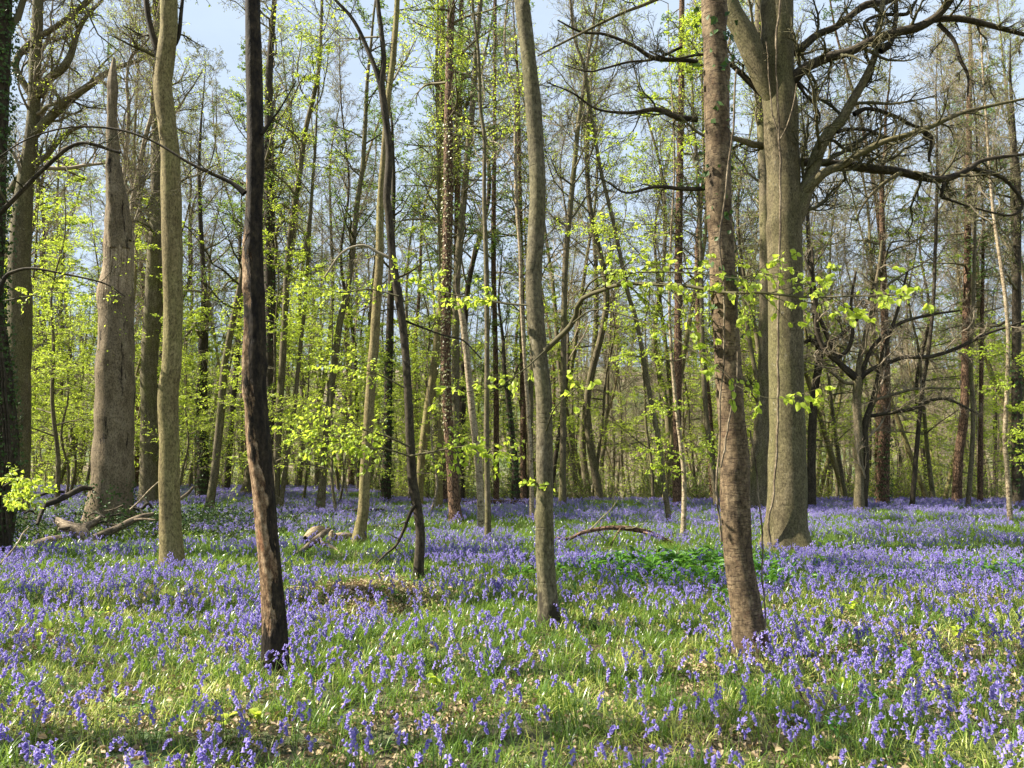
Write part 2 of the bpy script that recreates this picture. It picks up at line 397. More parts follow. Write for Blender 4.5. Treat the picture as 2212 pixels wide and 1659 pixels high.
# ground
gm, nt = newmat('woodland_ground')
g = N_(nt, 'NewGeometry')
pos = g.outputs['Position']
n1 = noise_at(nt, pos, (.55, .55, .55), detail=6)
n2 = noise_at(nt, pos, (26, 26, 26), detail=6, rough=.75)
n3 = noise_at(nt, pos, (.06, .06, .06), detail=5)
lit = ramp(nt, n2, [(.3, (.02, .013, .008)), (.45, (.07, .045, .025)), (.58, (.17, .12, .065)), (.75, (.3, .23, .14))])
grn = ramp(nt, n2, [(.3, (.015, .03, .008)), (.5, (.05, .09, .02)), (.72, (.13, .19, .045))])
c = mixc(nt, ramp(nt, n1, [(.42, (0, 0, 0)), (.6, (1, 1, 1))]), lit, grn)
far = ramp(nt, mth(nt, 'ADD', n3, mth(nt, 'MULTIPLY', n2, .3)), [(.42, (.09, .065, .035)), (.60, (.17, .13, .075)), (.74, (.07, .10, .028))])
sp = N_(nt, 'SeparateXYZ'); nt.links.new(pos, sp.inputs[0])
ff = N_(nt, 'MapRange'); ff.inputs['From Min'].default_value = 32; ff.inputs['From Max'].default_value = 60
nt.links.new(sp.outputs['Y'], ff.inputs['Value'])
c = mixc(nt, ff.outputs[0], c, far)
p = N_(nt, 'BsdfPrincipled', Roughness=.9); nt.links.new(c, p.inputs['Base Color'])
b = N_(nt, 'Bump', Strength=.9, Distance=.03); nt.links.new(n2, b.inputs['Height']); nt.links.new(b.outputs[0], p.inputs['Normal'])
o = N_(nt, 'OutputMaterial'); nt.links.new(p.outputs[0], o.inputs[0])

# ------------------------------------------------------------------ ground
def lines(near, step, far_, gr):
    v = list(np.arange(0, near, step)); s = step
    while v[-1] < far_: s *= gr; v.append(v[-1] + s)
    return np.array(v)
xs = lines(14, .16, 1800, 1.12); xs = np.concatenate([-xs[:0:-1], xs])
yp = lines(30, .16, 2500, 1.06); yn = lines(6, .3, 1200, 1.35); ys = np.concatenate([-yn[:0:-1], yp])
X, Y = np.meshgrid(xs, ys, indexing='ij'); Z = terrain(X, Y)
G = Geo(); nx, ny = X.shape
i = np.arange(nx - 1)[:, None] * ny + np.arange(ny - 1)[None]
G.add(np.stack([X, Y, Z], -1), np.stack([i, i + ny, i + ny + 1, i + 1], -1).reshape(-1, 4))
go = G.build('ground', gm); go['kind'] = 'structure'

# ------------------------------------------------------------------ trunks
def catmull(P, step):
    P = np.asarray(P, float)
    if len(P) < 3:
        n = max(2, int(np.linalg.norm(P[-1, :3] - P[0, :3]) / step) + 1)
        t = np.linspace(0, 1, n)[:, None]; return P[0] * (1 - t) + P[-1] * t
    Q = np.vstack([2 * P[0] - P[1], P, 2 * P[-1] - P[-2]]); out = []
    for k in range(1, len(Q) - 2):
        a, b, c, d = Q[k - 1], Q[k], Q[k + 1], Q[k + 2]
        n = max(2, int(np.linalg.norm((c - b)[:3]) / step) + 1)
        t = np.linspace(0, 1, n, endpoint=False)[:, None]
        out.append(.5 * ((2 * b) + (-a + c) * t + (2 * a - 5 * b + 4 * c - d) * t ** 2 + (-a + 3 * b - 3 * c + d) * t ** 3))
    out.append(P[-1][None]); return np.vstack(out)

def trunk_geo(geo, C, S=16, flare=.5, rough=.02, lobes=4, seed=0, mat=0, zg=None, fl_h=.35, cap=True, knots=0):
    """C[K,4]: axis points and radius; a single round tapering skin with bumps and a flared foot"""
    r_ = np.random.default_rng(seed); K = len(C); P = C[:, :3]; rad = C[:, 3]
    T = np.gradient(P, axis=0); T = nrmz(T)
    ref = np.array([0, 1.0, 0]) if abs(T[:, 1].mean()) < .8 else np.array([1.0, 0, 0])
    A = nrmz(np.cross(np.broadcast_to(ref, T.shape), T)); B = np.cross(T, A)
    s = np.concatenate([[0], np.cumsum(np.linalg.norm(np.diff(P, axis=0), axis=1))])
    th = np.arange(S) * 2 * math.pi / S
    m = np.ones((K, S))
    for q in range(7):
        m += rough * r_.uniform(.3, 1) * np.sin(th[None] * r_.integers(1, 6) + s[:, None] * r_.uniform(.6, 9) + r_.uniform(0, 6))
    if rough > .05:
        m += rough * 1.0 * (r_.random((K, S)) - .5)
    for q in range(knots):
        ks, kt = r_.uniform(.3, s[-1]), r_.uniform(0, 6.28)
        dt = np.angle(np.exp(1j * (th[None] - kt)))
        m += .22 * np.exp(-((s[:, None] - ks) / (rad.mean() * .9)) ** 2 - (dt / .5) ** 2)
    if flare > 0:
        zz = s / fl_h
        m += flare * np.exp(-zz)[:, None] * (1 + .6 * np.cos(th[None] * lobes + r_.uniform(0, 6)))
    rr = rad[:, None] * m
    V = P[:, None] + rr[..., None] * (A[:, None] * np.cos(th)[None, :, None] + B[:, None] * np.sin(th)[None, :, None])
    bk = np.stack([np.cos(th)[None] * rad[:, None], np.sin(th)[None] * rad[:, None], np.broadcast_to(s[:, None], (K, S))], -1)
    k = np.arange(K - 1)[:, None] * S; j = np.arange(S)[None]
    a = k + j; b = k + (j + 1) % S
    Fc = np.stack([a, b, b + S, a + S], -1).reshape(-1, 4)
    geo.add(V, Fc, mat, bark=bk)
    if cap:
        c0 = (K - 1) * S
        geo.add(np.vstack([V[-1], P[-1] + T[-1] * rad[-1] * .3]), np.stack([np.arange(S), (np.arange(S) + 1) % S, np.full(S, S)], -1), mat,
                bark=np.vstack([bk[-1], bk[-1, 0] * .2]))
    return P

def axis_from_photo(pts, d, ext=0, step=.12, ddr=0.0, sink=.12, ground=True, lean=0):
    """pts: (px, py, width px) from the foot up; ext: metres of stem above the last point"""
    C = []
    for (px, py, w) in pts:
        p = at(px, py, d); C.append([*p, w / 2 / F * d])
    C = np.array(C)
    if ddr: C[:, 1] += ddr * (C[:, 2] - C[0, 2])
    if ground:
        z = float(terrain(C[0, 0], C[0, 1])); C = np.vstack([C, C[-1:]]); C[1:] = C[:-1].copy()
        C[0] = C[1]; C[0, 2] = z - sink
        if C[1, 2] - C[0, 2] < .08: C = np.delete(C, 1, 0)
    if ext > 0:
        dirn = nrmz(C[-1, :3] - C[-2, :3]); up = np.array([0, 0, 1.0])
        n = 4; r0 = C[-1, 3]
        for k in range(1, n + 1):
            dirn = nrmz(dirn * .6 + up * .4 + rng.normal(size=3) * .05)
            C = np.vstack([C, [*(C[-1, :3] + dirn * ext / n), max(r0 * (1 - k / n * .85), .01)]])
    return catmull(C, step)

KIND = {
 # n1: boughs, el: elevation, len: bough length, n2, n3, ang, leaf count per twig, leaf size, materials
 'beech': dict(n1=22, el=(20, 55), len=3.2, n2=11, n3=13, n4=0, nl=1.6, size=.06, leaf=lime, tw=twig, up=.10, wig=.2, flat=.5),
 'bare': dict(n1=24, el=(25, 60), len=3.0, n2=10, n3=13, n4=0, nl=1, size=.04, leaf=bud, tw=twigv, up=.10, wig=.24, flat=.8),
 'oak': dict(n1=16, el=(5, 50), len=4.5, n2=9, n3=9, n4=4, nl=1, size=.045, leaf=bud, tw=twig, up=.06, wig=.32, flat=.9),
 'larch': dict(n1=44, el=(-8, 20), len=2.0, n2=9, n3=3, n4=0, nl=10, size=.05, leaf=larchm, tw=twig, up=-.02, wig=.15, flat=.5),
 'young': dict(n1=20, el=(0, 18), len=2.5, n2=10, n3=6, n4=0, nl=7, size=.056, leaf=lime, tw=twig, up=.0, wig=.13, flat=.22),
 'green': dict(n1=22, el=(10, 45), len=2.4, n2=8, n3=7, n4=0, nl=4, size=.065, leaf=green, tw=twigd, up=.05, wig=.2, flat=.5),
}
def crown_geo(geo, C, kind, z0, rmin=.0035, dens=1.0, ln=None, seed=0, leafy=1.0, skip_cam=None):
    k = KIND[kind]
    P = C[:, :3]; zz = P[:, 2]
    top = zz.max(); n = max(4, int(k['n1'] * dens))
    t = z0 + (top - z0) * ((np.arange(n) + rng.random(n)) / n) ** (.9)
    idx = np.clip(np.searchsorted(np.maximum.accumulate(zz), t), 0, len(P) - 1)
    keep = (t < CAMZ + .6 * max(P[0, 1], 1) + .5) | (rng.random(n) < .2)
    keep[:3] = True
    if P[0, 1] > 1 and abs(P[0, 0]) < .7 * P[0, 1]: t = t[keep]; idx = idx[keep]; n = len(t)
    O = P[idx]; az = rng.random(n) * 6.283; el = np.radians(rng.uniform(*k['el'], n))
    fr = (t - z0) / max(top - z0, .1)
    el = el + fr * .5 * (k['up'] > .05)
    D = np.stack([np.cos(az) * np.cos(el), np.sin(az) * np.cos(el), np.sin(el)], -1)
    L = (ln or k['len']) * (1 - .65 * fr ** 1.3) * rng.uniform(.55, 1.15, n)
    r0 = np.clip(C[idx, 3] * .42, .008, .022 * L + .004)
    P1, R1 = strands(O, D, L, r0, 10, k['wig'], k['up'], tip=.25, flat=k['flat'] if kind in ('young', 'larch') else 1, rmin=rmin)
    tubes(geo, P1, R1, 5, 0)
    P2, R2 = grow(P1, R1, k['n2'], (.15, 1), .85, .5, 6, k['wig'], k['up'] * .5, k['flat'], rmin=rmin * .8, rf=.55)
    tubes(geo, P2, R2, 3, 0)
    P3, R3 = grow(P2, R2, k['n3'], (.12, 1), .8, .5, 4, k['wig'] * 1.1, k['up'] * .3, k['flat'], rmin=rmin * .55, rf=.6, lmax=.9)
    tubes(geo, P3, R3, 3, 0)
    last = P3
    if k['n4']:
        P4, R4 = grow(P3, R3, k['n4'], (.2, 1), .8, .5, 3, .3, 0, rmin=rmin * .7, rf=.6)
        tubes(geo, P4, R4, 3, 0); last = P4
    nl = k['nl'] * leafy
    if nl >= 1: leaves_on(geo, last, int(round(nl)), k['size'], mat=1, up=.9 if kind == 'young' else .6)
    elif nl > 0:
        leaves_on(geo, last[rng.random(len(last)) < nl], 1, k['size'], mat=1)
    return k

def tree(name, label, pts, d, bark, kind=None, z0=4.0, ext=5, S=14, step=.15, flare=.45, rough=.02, ddr=0, cat='tree', group=None,
         dens=1.0, ln=None, leafy=1.0, knots=0, fl_h=.35, rmin=None, lobes=4):
    C = axis_from_photo(pts, d, ext, step, ddr)
    base = C[0, :3].copy(); base[2] = float(terrain(base[0], base[1]))
    t = thing(name, label, cat, base, group)
    g = Geo(); trunk_geo(g, C, S, flare, rough, lobes, seed=abs(int(d * 131 + pts[0][0])), knots=knots, fl_h=fl_h)
    g.build('trunk', bark, t, base)
    if kind:
        g = Geo(); k = crown_geo(g, C, kind, z0, rmin=rmin or max(.003, .00022 * d), dens=dens, ln=ln, leafy=leafy)
        g.build('crown', [k['tw'], k['leaf']], t, base)
    return t, C, base

def limb(t, base, pts, d, bark, name='limb', S=9, ddr=0, twigs=0, tw=twigd, wig=.21, lenf=.45, r3=8, rmin=.006, leaf=None, nl=0, step=.1, rough=.03, lsize=.05, n4=0):
    """a limb drawn by its points in the photo; with its own side branches and twigs"""
    C = []
    for q, (px, py, w) in enumerate(pts):
        dd = d + ddr * q / max(len(pts) - 1, 1); C.append([*at(px, py, dd), w / 2 / F * dd])
    C = catmull(np.array(C), step)
    g = Geo(); trunk_geo(g, C, S, 0, rough, seed=abs(int(pts[0][0])))
    if twigs:
        ii = np.linspace(0, len(C) - 1, min(24, len(C))).astype(int)
        P = C[ii, :3][None]; Rr = C[ii, 3][None]
        P1, R1 = grow(P, Rr, max(4, int(twigs * .75)), (.12, 1), 1.0, lenf, 9, wig, .04, rf=.45, rmin=rmin, lmax=3.0)
        R1 = np.minimum(R1, .03); tubes(g, P1, R1, 5, 1)
        P2, R2 = grow(P1, R1, 8, (.1, 1), .75, .62, 7, wig, .02, rf=.6, rmin=rmin * .7)
        tubes(g, P2, R2, 3, 1)
        P3, R3 = grow(P2, R2, r3, (.1, 1), .7, .6, 5, wig, 0, rf=.6, rmin=rmin * .45)
        tubes(g, P3, R3, 3, 1)
        if nl: leaves_on(g, P3[rng.random(len(P3)) < min(nl, 1)], max(1, int(nl)), lsize, mat=2)
    return g.build(name, [bark, tw, leaf or lime], t, base)

def bough(t, base, pts, d, ddr=0, w0=6, size=.06, side=14, nl=4, fine=False, name='leafy_bough', tw=twigd, leaf=lime, sl=.35, flat=.3, droop=.35, cover=(.15, 1), rmin=.0018, twn=3, upn=.75):
    C = []
    for q, (px, py) in enumerate(pts):
        f = q / max(len(pts) - 1, 1); dd = d + ddr * f
        C.append([*at(px, py, dd), w0 * (1 - .8 * f) / 2 / F * dd])
    C = catmull(np.array(C), .05)
    g = Geo(); ii = np.linspace(0, len(C) - 1, min(30, len(C))).astype(int)
    P = C[ii, :3][None]; Rr = C[ii, 3][None]
    tubes(g, P, Rr, 8, 0)
    L = np.linalg.norm(np.diff(P[0], axis=0), axis=1).sum()
    P1, R1 = grow(P, Rr, side, cover, .9, min(sl / L, .9), 6, .12, -.01, flat, rf=.45, rmin=rmin, tape=.3)
    tubes(g, P1, R1, 4, 0)
    P2, R2 = grow(P1, R1, twn, (.2, 1), .8, .45, 4, .12, -.02, flat, rf=.6, rmin=rmin)
    tubes(g, P2, R2, 3, 0)
    leaves_on(g, P1, nl, size, mat=1, droop=droop, fine=fine, up=upn, W=.66)
    leaves_on(g, P2, max(1, nl - 1), size, mat=1, droop=droop, fine=fine, up=upn, W=.66)
    return g.build(name, [tw, leaf], t, base)

def vine(t, base, pts, d, w=3, name='ivy_stem', mat=None, ddr=0):
    C = np.array([[*at(s_[0], s_[1], d + ddr * q / (len(pts) - 1)), w / 2 / F * d] for q, s_ in enumerate(pts)])
    C = catmull(C, .06); n = len(C)
    C[:, 0] += np.sin(np.arange(n) * .55) * .006 + rng.normal(size=n) * .002
    g = Geo(); trunk_geo(g, C, 6, 0, .08, seed=abs(int(pts[0][0]))); return g.build(name, mat or deadwood, t, base)

def ivy_on(t, base, C, z0, z1, n, size=.06, leaf=ivym, spread=.08, name='ivy'):
    zz = np.maximum.accumulate(C[:, 2]); z = rng.uniform(z0, z1, n)
    i = np.clip(np.searchsorted(zz, z), 1, len(C) - 1); th = rng.random(n) * 6.283
    clump = .6 + .8 * vnoise(z * 2, th, 1.0)
    r = C[i, 3] * 1.03 + rng.random(n) * spread * clump
    nrm = np.stack([np.cos(th), np.sin(th), np.full(n, .3)], -1)
    pos = C[i, :3] + np.stack([np.cos(th) * r, np.sin(th) * r, rng.normal(size=n) * .03], -1)
    ax = np.stack([-np.sin(th), np.cos(th), -.8 + 0 * th], -1) * rng.choice([-1, 1], n)[:, None] * .6; ax[:, 2] = -.7
    g = Geo(); leaf_quads(g, pos, ax + rng.normal(size=(n, 3)) * .4, nrm + rng.normal(size=(n, 3)) * .4, size * rng.uniform(.6, 1.2, n), W=.9)
    return g.build(name, leaf, t, base)
#SECTION trees
# ---- the dark trunk whose bark is coming away
t, C, b = tree('cherry_tree', 'dark trunk with flaking bark, tan patches and a blackened foot', [
    (594, 1462, 50), (594, 1400, 50), (593, 1340, 49), (586, 1240, 46), (577, 1150, 44), (568, 1050, 45), (560, 980, 48), (553, 900, 48), (547, 800, 48), (549, 700, 44),
    (546, 550, 43), (549, 450, 36), (552, 350, 38), (551, 250, 37), (548, 100, 35), (546, 0, 33), (545, -250, 30)], 5.95, black, 'bare', 5.6, 5, dens=.4, S=30, step=.04, flare=.3, rough=.045, lobes=3, knots=12, fl_h=.2)
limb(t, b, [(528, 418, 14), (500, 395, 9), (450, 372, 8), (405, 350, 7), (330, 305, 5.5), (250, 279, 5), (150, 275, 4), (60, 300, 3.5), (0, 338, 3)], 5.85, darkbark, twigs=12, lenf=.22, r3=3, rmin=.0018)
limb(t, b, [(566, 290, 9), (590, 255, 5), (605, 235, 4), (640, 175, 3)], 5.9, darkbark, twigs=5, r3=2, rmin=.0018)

# ---- the cherry with banded bark
t, C, b = tree('cherry_tree', 'brown cherry trunk ringed by fine horizontal bands, a climber stem on it', [
    (1624, 1412, 80), (1618, 1370, 72), (1610, 1300, 64), (1594, 1200, 58), (1589, 1100, 63), (1588, 1000, 60), (1580, 900, 57), (1573, 800, 56), (1567, 700, 55), (1561, 600, 54),
    (1556, 500, 54), (1552, 400, 55), (1550, 300, 56), (1547, 200, 55), (1545, 100, 54), (1542, 0, 55), (1536, -300, 50)], 6.4, cherry, 'beech', 6.3, 6, dens=.4, S=36, step=.04, flare=.25, rough=.022, lobes=3, knots=9, fl_h=.14)
vine(t, b, [(1558, 1170, 4), (1549, 1080, 4), (1552, 1000, 4), (1556, 880, 4), (1562, 780, 4), (1566, 690, 4), (1560, 600, 4), (1556, 500, 4), (1572, 380, 4), (1586, 240, 3), (1590, 150, 3)], 6.22, 4.5)
vine(t, b, [(1557, 1010, 4), (1566, 960, 4), (1578, 900, 4), (1590, 820, 4), (1594, 760, 4)], 6.2, 4)
vine(t, b, [(1652, 1395, 3), (1652, 1300, 3), (1646, 1230, 3), (1645, 1120, 3), (1632, 1010, 3), (1622, 930, 3)], 6.3, 3.6)
ivy_on(t, b, C, 2.6, 6.6, 190, .055, ivym, .07)

# ---- middle smooth trunk
t, C, b = tree('beech_tree', 'slim grey smooth trunk in the middle, lit on one side, among bluebells', [
    (1187, 1356, 50), (1184, 1300, 42), (1177, 1200, 39), (1177, 1106, 38), (1176, 1000, 36), (1175, 864, 35), (1164, 754, 36), (1153, 620, 36), (1161, 437, 36), (1159, 336, 36),
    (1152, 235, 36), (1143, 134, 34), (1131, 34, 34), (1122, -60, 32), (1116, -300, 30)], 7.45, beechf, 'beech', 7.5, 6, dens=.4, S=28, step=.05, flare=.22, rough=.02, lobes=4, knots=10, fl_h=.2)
mb = (t, b)
bough(t, b, [(1178, 757), (1238, 697), (1252, 650), (1306, 625), (1356, 613), (1478, 617), (1560, 632), (1640, 632), (1740, 642), (1830, 640), (1945, 636)], 7.35, -1.9, 13, .056, 36, 5, True, sl=.6, flat=.5, droop=.55, twn=2, cover=(.22, 1), upn=.35)
bough(t, b, [(1252, 650), (1290, 600), (1400, 588), (1520, 592), (1600, 600), (1680, 575)], 7.1, -1.3, 5, .052, 24, 5, True, sl=.45, flat=.5, droop=.55, twn=2, upn=.35)
bough(t, b, [(1238, 697), (1290, 668), (1400, 700), (1490, 752), (1560, 800), (1600, 838), (1680, 862), (1780, 836)], 7.1, -1.9, 4, .065, 14, 4, True, sl=.22, flat=.4, droop=.6, twn=1, cover=(.35, 1), upn=.35)
bough(t, b, [(1178, 757), (1130, 800), (1080, 830), (990, 850), (940, 862)], 7.3, -.6, 4, .06, 12, 3, True, sl=.25, flat=.5, droop=.6, twn=1, upn=.35)
bough(t, b, [(1180, 930), (1200, 880), (1245, 840), (1290, 825)], 7.3, -1.0, 4, .08, 6, 2, True, sl=.2, flat=.5, droop=.6, twn=1, upn=.35)
bough(t, b, [(1150, 660), (1090, 655), (1000, 640), (920, 622), (845, 596)], 7.4, .6, 5, .06, 18, 4, True, sl=.4, flat=.25, droop=.6, upn=.5)
bough(t, b, [(1178, 1090), (1190, 1060), (1150, 1040), (1135, 1035)], 7.4, 0, 3, .05, 5, 3, True, sl=.15, upn=.4)

# ---- the big beech
t, C, b = tree('beech_tree', 'biggest smooth beech, thick grey trunk with spreading bare limbs and a thin climber', [
    (1701, 1192, 100), (1700, 1150, 88), (1700, 1100, 82), (1701, 1000, 78), (1700, 900, 74), (1698, 800, 72), (1697, 700, 73), (1696, 600, 74), (1694, 450, 73), (1690, 336, 72), (1685, 235, 75), (1678, 134, 72),
    (1680, 34, 68), (1682, -200, 60), (1690, -500, 48)], 13.6, beech, 'bare', 10.5, 9, dens=.5, S=40, step=.1, flare=.34, rough=.015, lobes=5, knots=3, fl_h=.33, ln=4.5)
bigC, bigT, bigb = C, t, b
D0 = 13.6
L = lambda pts, d, n='limb', **k: limb(bigT, bigb, pts, d, k.pop('bk', greybark), n, **k)
z = lambda zx, zy, w: (1469 + zx * .336, zy * .336, w * .336)
L([z(640, 720, 60), z(560, 560, 130), z(490, 400, 150), z(440, 270, 150), z(390, 170, 140), z(330, 60, 130), z(300, -80, 110), z(260, -300, 90)], 13.5, bk=beech, S=20, rough=.02)
TW = dict(twigs=14)
L([z(690, 1560, 50), z(735, 1440, 100), z(765, 1340, 115), z(797, 1250, 108), z(840, 1150, 95), z(862, 1050, 85), z(925, 900, 78), z(1030, 780, 70), z(1090, 680, 62), z(1160, 560, 55), z(1220, 440, 48), z(1262, 330, 42), z(1275, 200, 40), z(1295, 80, 38), z(1310, -60, 30)], 13.55, S=14, twigs=18, lenf=.36, r3=10)
L([z(800, 1240, 70), z(860, 1170, 70), z(930, 1110, 60), z(1050, 1055, 50), z(1150, 990, 44), z(1300, 915, 38), z(1450, 870, 36), z(1600, 820, 34), z(1800, 730, 28), z(2000, 680, 22), z(2212, 635, 16)], 13.5, S=12, twigs=20, lenf=.34, r3=8, ddr=-1)
L([z(640, 1080, 40), z(740, 1050, 60), z(900, 1045, 52), z(1050, 1062, 56), z(1200, 1082, 60), z(1400, 1100, 55), z(1550, 1140, 50), z(1700, 1150, 50), z(1850, 1090, 36), z(1950, 1030, 28), z(2212, 990, 20)], 14.2, bk=darkbark, S=12, twigs=20, lenf=.34, r3=8, ddr=1)
L([z(1860, 1080, 30), z(2050, 1130, 26), z(2150, 1220, 22), z(2205, 1320, 20), z(2120, 1385, 18), z(1900, 1340, 12)], 15.1, bk=darkbark, S=8, twigs=8, lenf=.25)
L([z(640, 600, 50), z(720, 520, 85), z(770, 465, 75), z(840, 420, 70), z(950, 370, 66), z(1100, 330, 60), z(1250, 255, 60), z(1400, 205, 56), z(1550, 165, 60), z(1660, 95, 50), z(1740, 0, 45), z(1820, -120, 40)], 13.6, bk=darkbark, S=12, twigs=20, lenf=.34, r3=8, ddr=-1)
L([z(1600, 130, 45), z(1750, 118, 44), z(1880, 135, 40), z(2000, 165, 34), z(2212, 222, 26), z(2400, 260, 20)], 12.9, bk=darkbark, S=10, twigs=14, lenf=.3)
L([z(640, 400, 40), z(700, 345, 65), z(790, 300, 58), z(880, 225, 52), z(1000, 175, 46), z(1100, 100, 44), z(1200, 30, 50), z(1330, 10, 40), z(1480, -80, 30)], 13.9, bk=darkbark, S=10, twigs=14, lenf=.3)
L([z(1120, 735, 40), z(1190, 700, 28), z(1280, 712, 26), z(1400, 755, 24), z(1480, 800, 22), z(1560, 825, 18)], 13.5, bk=darkbark, twigs=9, lenf=.3)
L([z(1010, 850, 30), z(1080, 832, 24), z(1200, 835, 22), z(1320, 880, 20), z(1430, 900, 14)], 13.5, bk=darkbark, twigs=8, lenf=.35)
L([z(1560, 840, 30), z(1620, 900, 36), z(1605, 980, 22), z(1600, 1040, 14)], 13.4, bk=darkbark, twigs=4, lenf=.5)
L([z(1290, 330, 45), z(1350, 280, 42), z(1380, 170, 34), z(1390, 60, 30), z(1380, -60, 24)], 13.4, bk=darkbark, twigs=6, lenf=.5)
L([z(1230, 230, 30), z(1190, 170, 28), z(1200, 130, 22), z(1300, 95, 24), z(1460, 90, 24), z(1500, 40, 18), z(1540, -40, 14)], 13.5, bk=darkbark, twigs=6, lenf=.4)
L([z(1660, 150, 30), z(1760, 260, 26), z(1800, 380, 24), z(1850, 480, 18), z(1850, 620, 10)], 13.0, bk=darkbark, twigs=7, lenf=.4)
L([z(1420, 1110, 30), z(1320, 1170, 24), z(1240, 1240, 20), z(1170, 1330, 14), z(1130, 1430, 8)], 14.2, bk=greybark, twigs=7, lenf=.4)
L([z(1700, 1170, 26), z(1680, 1260, 26), z(1720, 1280, 18), z(1860, 1330, 14)], 14.6, bk=darkbark, twigs=4, lenf=.4)
L([z(690, 500, 20), z(760, 540, 30), z(800, 600, 18), z(860, 670, 16), z(900, 750, 12), z(870, 830, 8)], 13.5, bk=darkbark, twigs=4, lenf=.4)
L([z(640, 980, 30), z(560, 940, 40), z(480, 930, 44), z(400, 905, 38), z(330, 888, 34), z(150, 870, 20), z(0, 750, 14)], 14.0, bk=greybark, twigs=9, lenf=.4)
L([z(620, 680, 30), z(520, 600, 40), z(430, 510, 40), z(370, 450, 34), z(300, 400, 30), z(150, 350, 20), z(-60, 380, 16), z(-200, 330, 12)], 14.0, bk=darkbark, twigs=12, lenf=.35)
# the long dark boughs that reach across to the middle of the picture
q = lambda zx, zy, w: (734.5 + zx * .336, zy * .336, w * .336)
L([q(2300, 400, 34), q(2212, 385, 30), q(2020, 375, 30), q(1880, 290, 24), q(1700, 220, 20), q(1550, 205, 16), q(1400, 130, 10)], 14.2, bk=darkbark, twigs=14, lenf=.35)
L([q(2300, 770, 40), q(2160, 750, 38), q(2030, 705, 32), q(1850, 725, 22), q(1650, 700, 16), q(1500, 600, 12), q(1330, 530, 8)], 14.6, bk=darkbark, twigs=14, lenf=.35)
L([q(2380, 1210, 30), q(2212, 1215, 28), q(2030, 1200, 22), q(1840, 1240, 16), q(1700, 1160, 10), q(1560, 1120, 7)], 14.6, bk=darkbark, twigs=12, lenf=.3)
L([q(2200, 300, 20), q(2020, 380, 18), q(1850, 400, 16), q(1700, 440, 14), q(1590, 460, 10), q(1450, 420, 7)], 14.3, bk=darkbark, twigs=10, lenf=.35)
L([q(2400, -180, 30), q(2200, -80, 26), q(1980, 20, 24), q(1780, 100, 20), q(1500, 240, 16), q(1270, 360, 10)], 13.2, bk=greybark, twigs=10, lenf=.35)
vine(t, b, [(1664, 1175, 4), (1660, 1130, 4), (1672, 1060, 4), (1679, 950, 4), (1681, 850, 4), (1681, 700, 4), (1684, 560, 4), (1686, 400, 4), (1684, 310, 4), (1680, 220, 3), (1676, 100, 3), (1686, 0, 3)], 13.25, 5, mat=deadwood)
vine(t, b, [(1685, 300, 3), (1668, 240, 3), (1660, 150, 3), (1656, 90, 3)], 13.25, 3)
vine(t, b, [(1686, 300, 3), (1708, 250, 3), (1722, 180, 3)], 13.22, 3)

# ---- mossy beech right behind it
t, C, b = tree('beech_tree', 'mossy tall beech half hidden behind the biggest beech', [
    (1638, 1100, 50), (1642, 1000, 42), (1648, 900, 34), (1652, 800, 30), (1654, 700, 27), (1653, 500, 25), (1650, 380, 24), (1645, 250, 22), (1640, 100, 20), (1640, 0, 18)], 24.5, greybark, 'beech', 9, 6, S=18, flare=.2, ln=3.5)
limb(t, b, [(1650, 880, 14), (1636, 860, 13), (1615, 830, 11), (1600, 815, 9), (1570, 790, 7)], 24.4, greybark, twigs=8)

# ---- broken dead beech
t, C, b = tree('dead_beech_tree', 'dead standing beech, thick pale trunk broken off to a jagged spike', [
    (232, 1150, 112), (237, 1100, 94), (244, 1020, 84), (246, 950, 80), (249, 800, 77), (251, 700, 71), (253, 600, 62), (255, 551, 58), (254, 470, 49)], 17.6, snagm, None, 0, 0, S=44, step=.1, flare=.14, rough=.02, lobes=5, knots=2, fl_h=.4)
CC = axis_from_photo([(256, 540, 50), (252, 437, 45), (246, 375, 33), (243, 336, 24), (242, 280, 22), (242, 230, 20), (243, 190, 21), (245, 150, 14), (246, 124, 4)], 17.55, 0, .1, ground=False)
g = Geo(); trunk_geo(g, CC, 18, 0, .09, 3, seed=5, knots=0); g.build('broken_spike', snagm, t, b)
CC = axis_from_photo([(272, 520, 26), (270, 470, 20), (266, 430, 14), (262, 400, 5)], 17.55, 0, .1, ground=False)
g = Geo(); trunk_geo(g, CC, 12, 0, .11, 3, seed=6); g.build('wood_splinter', snagm, t, b)
ivy_on(t, b, C, .1, 1.1, 420, .06, ivym, .12)
ivy_on(t, b, C, 3.7, 5.6, 90, .055, lime, .1)

# ---- pale smooth trunk
t, C, b = tree('maple_tree', 'pale yellow smooth trunk with a kink, beside the dead beech', [
    (374, 1238, 56), (371, 1190, 48), (367, 1106, 43), (366, 1020, 42), (366, 956, 40), (362, 869, 42), (367, 820, 41), (371, 788, 40), (374, 687, 39), (372, 553, 42), (370, 437, 43), (368, 336, 40), (362, 280, 39),
    (356, 235, 40), (352, 185, 39), (357, 134, 39), (364, 67, 37), (365, 0, 37), (368, -250, 34)], 11.0, pale, 'beech', 8.2, 6, dens=.4, S=30, step=.06, flare=.22, rough=.02, lobes=3, knots=5, fl_h=.2)
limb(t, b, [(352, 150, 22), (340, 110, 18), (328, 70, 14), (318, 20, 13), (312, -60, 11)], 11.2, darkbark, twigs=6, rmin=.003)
limb(t, b, [(366, 110, 12), (385, 80, 10), (392, 20, 8), (400, -60, 8)], 11.2, darkbark, twigs=6, rmin=.003)

